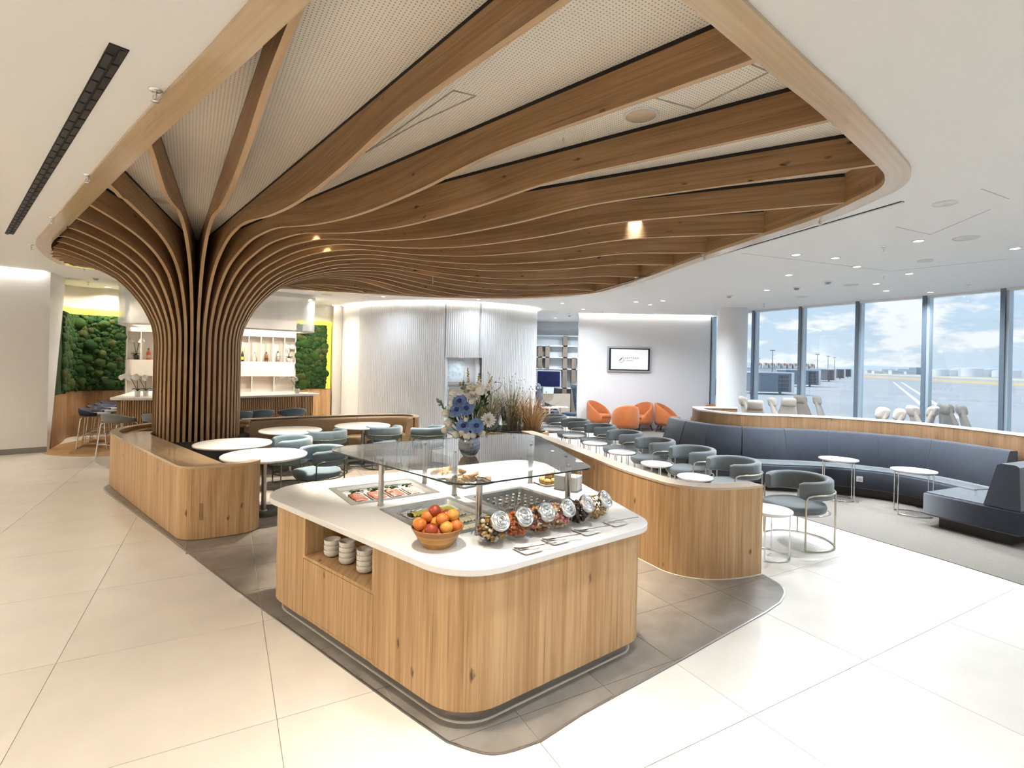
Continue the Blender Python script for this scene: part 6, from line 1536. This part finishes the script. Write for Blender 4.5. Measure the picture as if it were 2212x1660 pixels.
for i, (x, y) in enumerate(((-0.095, 3.12), (0.045, 3.215), (0.185, 3.315), (0.325, 3.42), (0.465, 3.53), (0.605, 3.645))):
    j = thing('sweet_jar', 'globe glass jar with tilted chrome lid, %s' % jl[i], 'jar', (x, y, CT+0.001), math.radians(4*i-6), 'globe jars along the counter')
    part(j, 'glass_body', glass_me, None); part(j, 'lid', lid_me, None, 'ringed chrome lid')
    rr = random.Random(100+i)
    cont = thing('jar_contents', '%s filling the globe jar %s' % (CN[i], jl[i]), 'jar contents', (x, y, CT+0.001)); cont['kind'] = 'stuff'
    for ci_, colr in enumerate(CONT[i]):
        mb = MB(); n_ = (420 if i == 5 else 190)//len(CONT[i]); sz = 0.0072 if i == 5 else 0.0135
        kpt = 0
        while kpt < n_:
            p = Vector((rr.uniform(-1, 1), rr.uniform(-1, 1), rr.uniform(-1, 0.66)))
            if p.length > 1 or p.length < 0.72: continue
            q = p*(JR*0.93-sz); kpt += 1
            if q.dot(ln_) > 0.062: continue
            e3 = Matrix.Translation((q.x, q.y, q.z+JR*0.985)) @ Matrix.Rotation(rr.uniform(0, 6), 4, 'Z') @ Matrix.Rotation(rr.uniform(0, 6), 4, 'X')
            el = (1.9 if i in (0, 2) else 1.15 if i != 3 else 1.0)
            mb.join(MB().ball((0, 0, 0), (sz*el, sz, sz*(0.6 if i in (0, 1, 2) else 0.95)), 6, 4), e3)
        part(cont, 'pieces', mb, mat('jar%d_%d' % (i, ci_), colr, 0.5), kind='stuff', fast=True)
# saucers with forks
sp0 = thing('saucer', 'x', 'saucer')
part(sp0, 'plate', MB().loft([[(p[0]*q, p[1]*q, z) for p in rrect(0.138, 0.138, 0.016, 3)] for q, z in ((0.72, 0.0), (0.78, 0.0), (1.0, 0.012), (0.98, 0.013), (0.76, 0.004), (0.01, 0.004))]), CHINA)
SP = Proto(sp0)
fk = thing('serving_fork', 'x', 'fork')
part(fk, 'handle', MB().loft([[(x, -w, z), (x, w, z), (x, w, z+0.003), (x, -w, z+0.003)] for x, w, z in ((0.0, 0.005, 0.016), (0.03, 0.004, 0.020), (0.10, 0.004, 0.030), (0.165, 0.006, 0.038))], smooth=False), CHROME)
part(fk, 'bowl', MB().loft([[(x, -w, z+0.004), (x, 0, z), (x, w, z+0.004), (x, 0, z+0.003)] for x, w, z in ((0.005, 0.005, 0.014), (-0.02, 0.016, 0.008), (-0.045, 0.017, 0.006), (-0.06, 0.014, 0.008))]), CHROME)
for s_ in (-0.010, 0.0, 0.010): part(fk, 'tine', MB().bar((-0.055, s_, 0.010), (-0.085, s_*1.1, 0.014), 0.004, 0.003), CHROME)
FK = Proto(fk)
for i, (x, y) in enumerate(((0.115, 3.02), (0.29, 3.185), (0.51, 3.37), (0.735, 3.565))):
    SP.put((x, y, CT+0.0005), math.radians(37), 'small square white saucer, %s from the counter front corner' % ordn[i], 'saucers before the jars')
    FK.put((x+0.005, y+0.005, CT+0.001), math.radians(8), 'serving fork lying on the %s saucer from the front corner' % ordn[i], 'serving forks on the saucers')
# ---------------------------------------------------------------- bouquet
VX, VY, VZ = -0.325, 4.10, 1.2500
VG = mat('smoky_vase_glass', (0.30, 0.32, 0.37), 0.09, 0.85)
va = thing('ribbed_vase', 'smoky ribbed glass vase standing on the glass screen', 'vase', (VX, VY, VZ))
part(va, 'body', MB().lathe([(0.001, 0.0), (0.045, 0.0), (0.062, 0.018), (0.080, 0.055), (0.083, 0.09), (0.076, 0.125), (0.066, 0.145), (0.066, 0.152)], n=72, flute=0.035, nf=18), VG)
part(va, 'rim', MB().tube([(0.066*math.cos(2*PI*k_/32), 0.066*math.sin(2*PI*k_/32), 0.152) for k_ in range(32)], 0.003, 6, True), mat('vase_rim_dark', (0.03, 0.03, 0.035), 0.1))
def bq(px, py, dy=0.0):
    d = ray(px, py); Y = VY+dy; return (d[0]*Y, Y, EYE+d[2]*Y)
GST = mat('flower_stem_green', (0.06, 0.13, 0.03), 0.6)
NECK = Vector((VX, VY, VZ+0.14))
def flower_root(name, label, cat, p, group):
    r = thing(name, label, cat, p, random.uniform(0, 6), group); return r
def stem_to(r, p):
    R_ = Matrix.Rotation(-r.rotation_euler.z, 3, 'Z'); e_ = R_ @ (NECK-Vector(p)); lo = R_ @ (Vector((VX+(p[0]-VX)*-0.15, VY+(p[1]-VY)*-0.15, VZ+0.02))-Vector(p))
    part(r, 'stem', MB().tube(spline([(0, 0, -0.01), tuple(e_*0.5+Vector((0, 0, -0.02))), tuple(e_), tuple(lo)], 4), 0.0035, 6), GST)
def rose_petals(rad, layers, m_count=(4, 5, 6, 7, 8)):
    mb = MB(); rr = random.Random(2)
    for L_, n_ in enumerate(m_count):
        if L_ not in layers: continue
        q = rad*(0.14+0.20*L_); hgt = rad*(1.05-0.17*L_); tilt = 0.0+0.20*L_
        for k_ in range(n_):
            a0 = 2*PI*(k_+0.5*(L_ % 2))/n_; wd = 2*PI/n_*0.75
            rows_ = []
            for v_ in range(4):
                t_ = v_/3.0; row = []
                for u_ in range(5):
                    s_ = (u_-2)/2.0; a = a0+wd*s_*(0.6+0.4*t_)
                    rr_ = q*(0.35+0.75*t_)+tilt*rad*0.5*t_*t_-0.05*rad*s_*s_; z = -rad*0.25+hgt*(t_-0.30*t_**3)*(1-0.22*s_*s_)
                    row.append((rr_*math.cos(a), rr_*math.sin(a), z))
                rows_.append(row)
            mb.loft(rows_, closed_ring=False, caps=False)
    return mb
BR1 = mat('blue_rose_petal', (0.16, 0.26, 0.52), 0.6, noise=0.3, nscale=30); BR2 = mat('blue_rose_heart', (0.03, 0.06, 0.25), 0.6)
rose_me = rose_petals(0.042, (2, 3, 4)).mesh('petals', BR1); rose_in = rose_petals(0.042, (0, 1)).mesh('inner_petals', mat('blue_rose_inner', (0.045, 0.085, 0.27), 0.6)); heart_me = MB().ball((0, 0, 0.004), (0.012, 0.012, 0.02), 10, 6).mesh('heart', BR2)
def facing(r, px, py, up=0.35):
    """tip a flower head so that it looks outwards and towards the room"""
    p = Vector(r.location); d = (p-Vector((VX, VY+0.10, VZ+0.22))); d.y = min(d.y, 0)-0.10; d.z += up*0.1; d.normalize()
    return d.to_track_quat('Z', 'Y').to_matrix().to_4x4()
def head_part(r, name, me, M):
    o = part(r, name, me, None); o.matrix_local = M; return o
for i, (px, py, dy, lab) in enumerate(((993, 867, -0.07, 'top left blue rose'), (987, 886, -0.09, 'left blue rose in the middle pair'), (1008, 883, -0.10, 'right blue rose in the middle pair'), (1002, 920, -0.10, 'lower left blue rose above the vase'), (1029, 920, -0.10, 'lower right blue rose above the vase'))):
    p = bq(px, py, dy); r = thing('blue_rose', lab+' in the bouquet', 'flower', p, 0, 'blue roses in the bouquet')
    M = facing(r, px, py); head_part(r, 'petals', rose_me, M); head_part(r, 'inner_petals', rose_in, M); head_part(r, 'heart', heart_me, M); stem_to(r, p)
def mum(rad, seed):
    mb = MB(); rr = random.Random(seed)
    for L_ in range(4):
        n_ = 16-2*L_; el = 0.10+0.38*L_
        for k_ in range(n_):
            a = 2*PI*(k_+0.5*(L_ % 2))/n_+rr.uniform(-0.08, 0.08); l_ = rad*(1.0-0.16*L_)*rr.uniform(0.9, 1.08); w = rad*0.13
            c, s_ = math.cos(a), math.sin(a); ce, se = math.cos(el), math.sin(el)
            rows_ = [[(c*ce*l_*t_-s_*w*q*wf, s_*ce*l_*t_+c*w*q*wf, se*l_*t_+0.10*rad*t_*t_) for q in (-1, 0, 1)] for t_, wf in ((0.1, 0.4), (0.5, 1.0), (0.85, 0.9), (1.0, 0.3))]
            mb.loft(rows_, closed_ring=False, caps=False)
    return mb
WP = mat('ivory_petal', (0.86, 0.81, 0.72), 0.6); WP2 = mat('white_flower_petal', (0.86, 0.84, 0.81), 0.6)
mum_me = mum(0.056, 1).mesh('petals', WP2); mum_c = MB().ball((0, 0, 0.012), 0.011, 8, 5).mesh('heart', YEL)
for px, py, dy, s_, lab in ((1021, 858, -0.06, 1.0, 'big white daisy in the centre of the bouquet'), (1054, 908, -0.06, 1.15, 'large white chrysanthemum at the right of the bouquet'), (1012, 846, -0.03, 0.7, 'white chrysanthemum above the top rose')):
    p = bq(px, py, dy); r = thing('white_chrysanthemum', lab, 'flower', p, 0, 'white chrysanthemums in the bouquet')
    M = facing(r, px, py) @ Matrix.Scale(s_, 4); head_part(r, 'petals', mum_me, M); head_part(r, 'heart', mum_c, M); stem_to(r, p)
def pom(rad, seed, n_=70):
    mb = MB(); rr = random.Random(seed)
    for k_ in range(n_):
        z = 1-2*(k_+0.5)/n_; a = k_*2.39996; q = math.sqrt(1-z*z)
        if z < -0.6: continue
        d = Vector((q*math.cos(a), q*math.sin(a), z)); c = d*rad*0.75
        mb.ball(c, rad*0.30*rr.uniform(0.8, 1.2), 6, 4)
    return mb
pom_me = pom(0.038, 1).mesh('florets', WP); pom_s = MB().lathe([(0.001, -0.026), (0.010, -0.024), (0.014, -0.012)], n=8).mesh('calyx', GST)
for i, (px, py, dy, s_, lab) in enumerate(((1037, 845, -0.05, 1.0, 'round white carnation right of the central daisy'), (979, 850, -0.04, 0.75, 'round ivory carnation at the upper left'), (964, 893, -0.02, 0.9, 'ivory carnation at the left edge'), (969, 914, -0.04, 0.9, 'ivory carnation lower left edge'), (961, 930, -0.03, 0.75, 'ivory carnation at the lowest left'), (985, 940, -0.07, 0.8, 'ivory carnation left above the vase'), (1009, 942, -0.09, 0.85, 'ivory carnation at the front of the vase rim'), (1041, 937, -0.06, 0.75, 'ivory carnation right above the vase'), (1006, 907, -0.12, 0.45, 'small white bud between the lower roses'), (978, 872, 0.0, 0.8, 'ivory carnation beside the top left rose'), (1022, 838, 0.02, 0.9, 'white carnation under the middle spike'), (998, 935, -0.1, 0.6, 'small ivory carnation below the lower left rose'), (1022, 941, -0.08, 0.7, 'ivory carnation below the lower right rose'), (1018, 868, -0.09, 0.55, 'small white blossom below the central daisy'))):
    p = bq(px, py, dy); r = thing('white_carnation', lab, 'flower', p, 0, 'white carnations in the bouquet')
    M = facing(r, px, py) @ Matrix.Scale(s_, 4); head_part(r, 'florets', pom_me, M); head_part(r, 'calyx', pom_s, M); stem_to(r, p)
TIPY = mat('spike_tip', (0.50, 0.38, 0.12), 0.6)
for i, (x0, y0, x1, y1, lab) in enumerate(((1013, 845, 1010, 795, 'tallest white snapdragon spike'), (1034, 842, 1035, 806, 'middle white snapdragon spike'), (1048, 852, 1063, 813, 'right leaning white snapdragon spike'), (999, 850, 993, 826, 'short white snapdragon spike at the left'), (975, 905, 962, 925, 'yellowish drooping spike at the left'))):
    p = bq(x0, y0, -0.02); q = bq(x1, y1, 0.02); r = thing('white_snapdragon', lab+' of the bouquet', 'flower', p, 0, 'snapdragon spikes in the bouquet')
    v = Vector(q)-Vector(p); mb = MB(); tp = MB(); rr = random.Random(30+i)
    for k_ in range(22):
        t_ = k_/22.0; c = v*t_; sz = 0.016*(1-0.72*t_); a = k_*2.4
        (tp if t_ > 0.62 else mb).ball((c.x+sz*0.8*math.cos(a), c.y+sz*0.8*math.sin(a), c.z), (sz, sz, sz*0.8), 6, 4)
    part(r, 'blossoms', mb, WP if i < 4 else YEL); part(r, 'buds', tp, TIPY); part(r, 'spike_stem', MB().tube([(0, 0, 0), tuple(v)], 0.003, 6), GST); stem_to(r, p)
def leafy(label, px, py, dy, n_, L_, m_, group, name, seed, round_=False, droop=0.0):
    p = bq(px, py, dy); rr = random.Random(seed); r = thing(name, label, 'foliage', p, 0, group)
    out = Vector(p)-NECK; out.normalize()
    for k_ in range(n_):
        d = (out+Vector((rr.uniform(-0.9, 0.9), rr.uniform(-0.9, 0.5), rr.uniform(-0.6, 0.9)))).normalized(); sd = d.cross(Vector((rr.uniform(-1, 1), rr.uniform(-1, 1), 1))).normalized(); nrm_ = d.cross(sd)
        l_ = L_*rr.uniform(0.7, 1.1); w = l_*(0.36 if round_ else 0.19); b0 = out*rr.uniform(-0.05, 0.04)
        rows_ = [[b0+d*l_*t_+sd*w*wf*q+nrm_*(0.12*l_*(1-abs(q))*-1) for q in (-1, 0, 1)] for t_, wf in ((0, 0.05), (0.3, 0.8), (0.6, 1.0), (0.85, 0.6), (1.0, 0.04))]
        part(r, 'leaf', MB().loft([[tuple(x) for x in rw] for rw in rows_], closed_ring=False, caps=False), m_)
    stem_to(r, p)
DKL = mat('dark_leaf', (0.025, 0.075, 0.018), 0.5); EUC = mat('eucalyptus_leaf', (0.24, 0.27, 0.25), 0.7)
for i, a in enumerate((('dark green leaf spray at the right of the bouquet', 1048, 868, -0.02), ('dark green leaf spray right of the middle roses', 1032, 887, -0.05), ('dark green leaf spray left above the lower roses', 983, 903, -0.05), ('dark green leaves between the lower roses', 1016, 905, -0.05), ('dark green leaf spray behind the central daisy', 1040, 858, 0.03), ('dark green leaf spray under the right chrysanthemum', 1040, 925, -0.02))):
    leafy(a[0], a[1], a[2], a[3], 9, 0.062, DKL, 'leaf sprays in the bouquet', 'leaf_spray', 200+i)
for i, a in enumerate((('grey eucalyptus sprig reaching out at the left', 955, 877, 0.02), ('grey eucalyptus sprig above the top left rose', 1000, 840, -0.02), ('grey eucalyptus sprig left of the lower rose', 985, 918, -0.07), ('grey eucalyptus sprig under the right chrysanthemum', 1056, 928, -0.04), ('grey eucalyptus sprig reaching out at the lower right', 1078, 920, 0.02))):
    leafy(a[0], a[1], a[2], a[3], 9, 0.040, EUC, 'eucalyptus sprigs in the bouquet', 'eucalyptus_sprig', 300+i, True)
TW = mat('twig_brown', (0.12, 0.085, 0.05), 0.8)
for i, (pts, lab) in enumerate((([(1036, 870), (1062, 850), (1080, 838), (1083, 828), (1070, 826)], 'curly brown twig arching over the right side of the bouquet'), ([(1040, 890), (1075, 893), (1098, 882), (1092, 872)], 'curly brown twig reaching right towards the grasses'))):
    P_ = [bq(x, y, 0.02) for x, y in pts]; r = thing('curly_twig', lab, 'twig', tuple(P_[0]), 0, 'curly twigs in the bouquet')
    rel_ = [tuple(Vector(q)-Vector(P_[0])) for q in P_]; part(r, 'branch', MB().tube(spline(rel_, 6), 0.002, 5), TW); part(r, 'buds', MB().ball(rel_[-1], 0.006, 6, 4).ball(rel_[2], 0.004, 6, 4), TW); stem_to(r, P_[0])
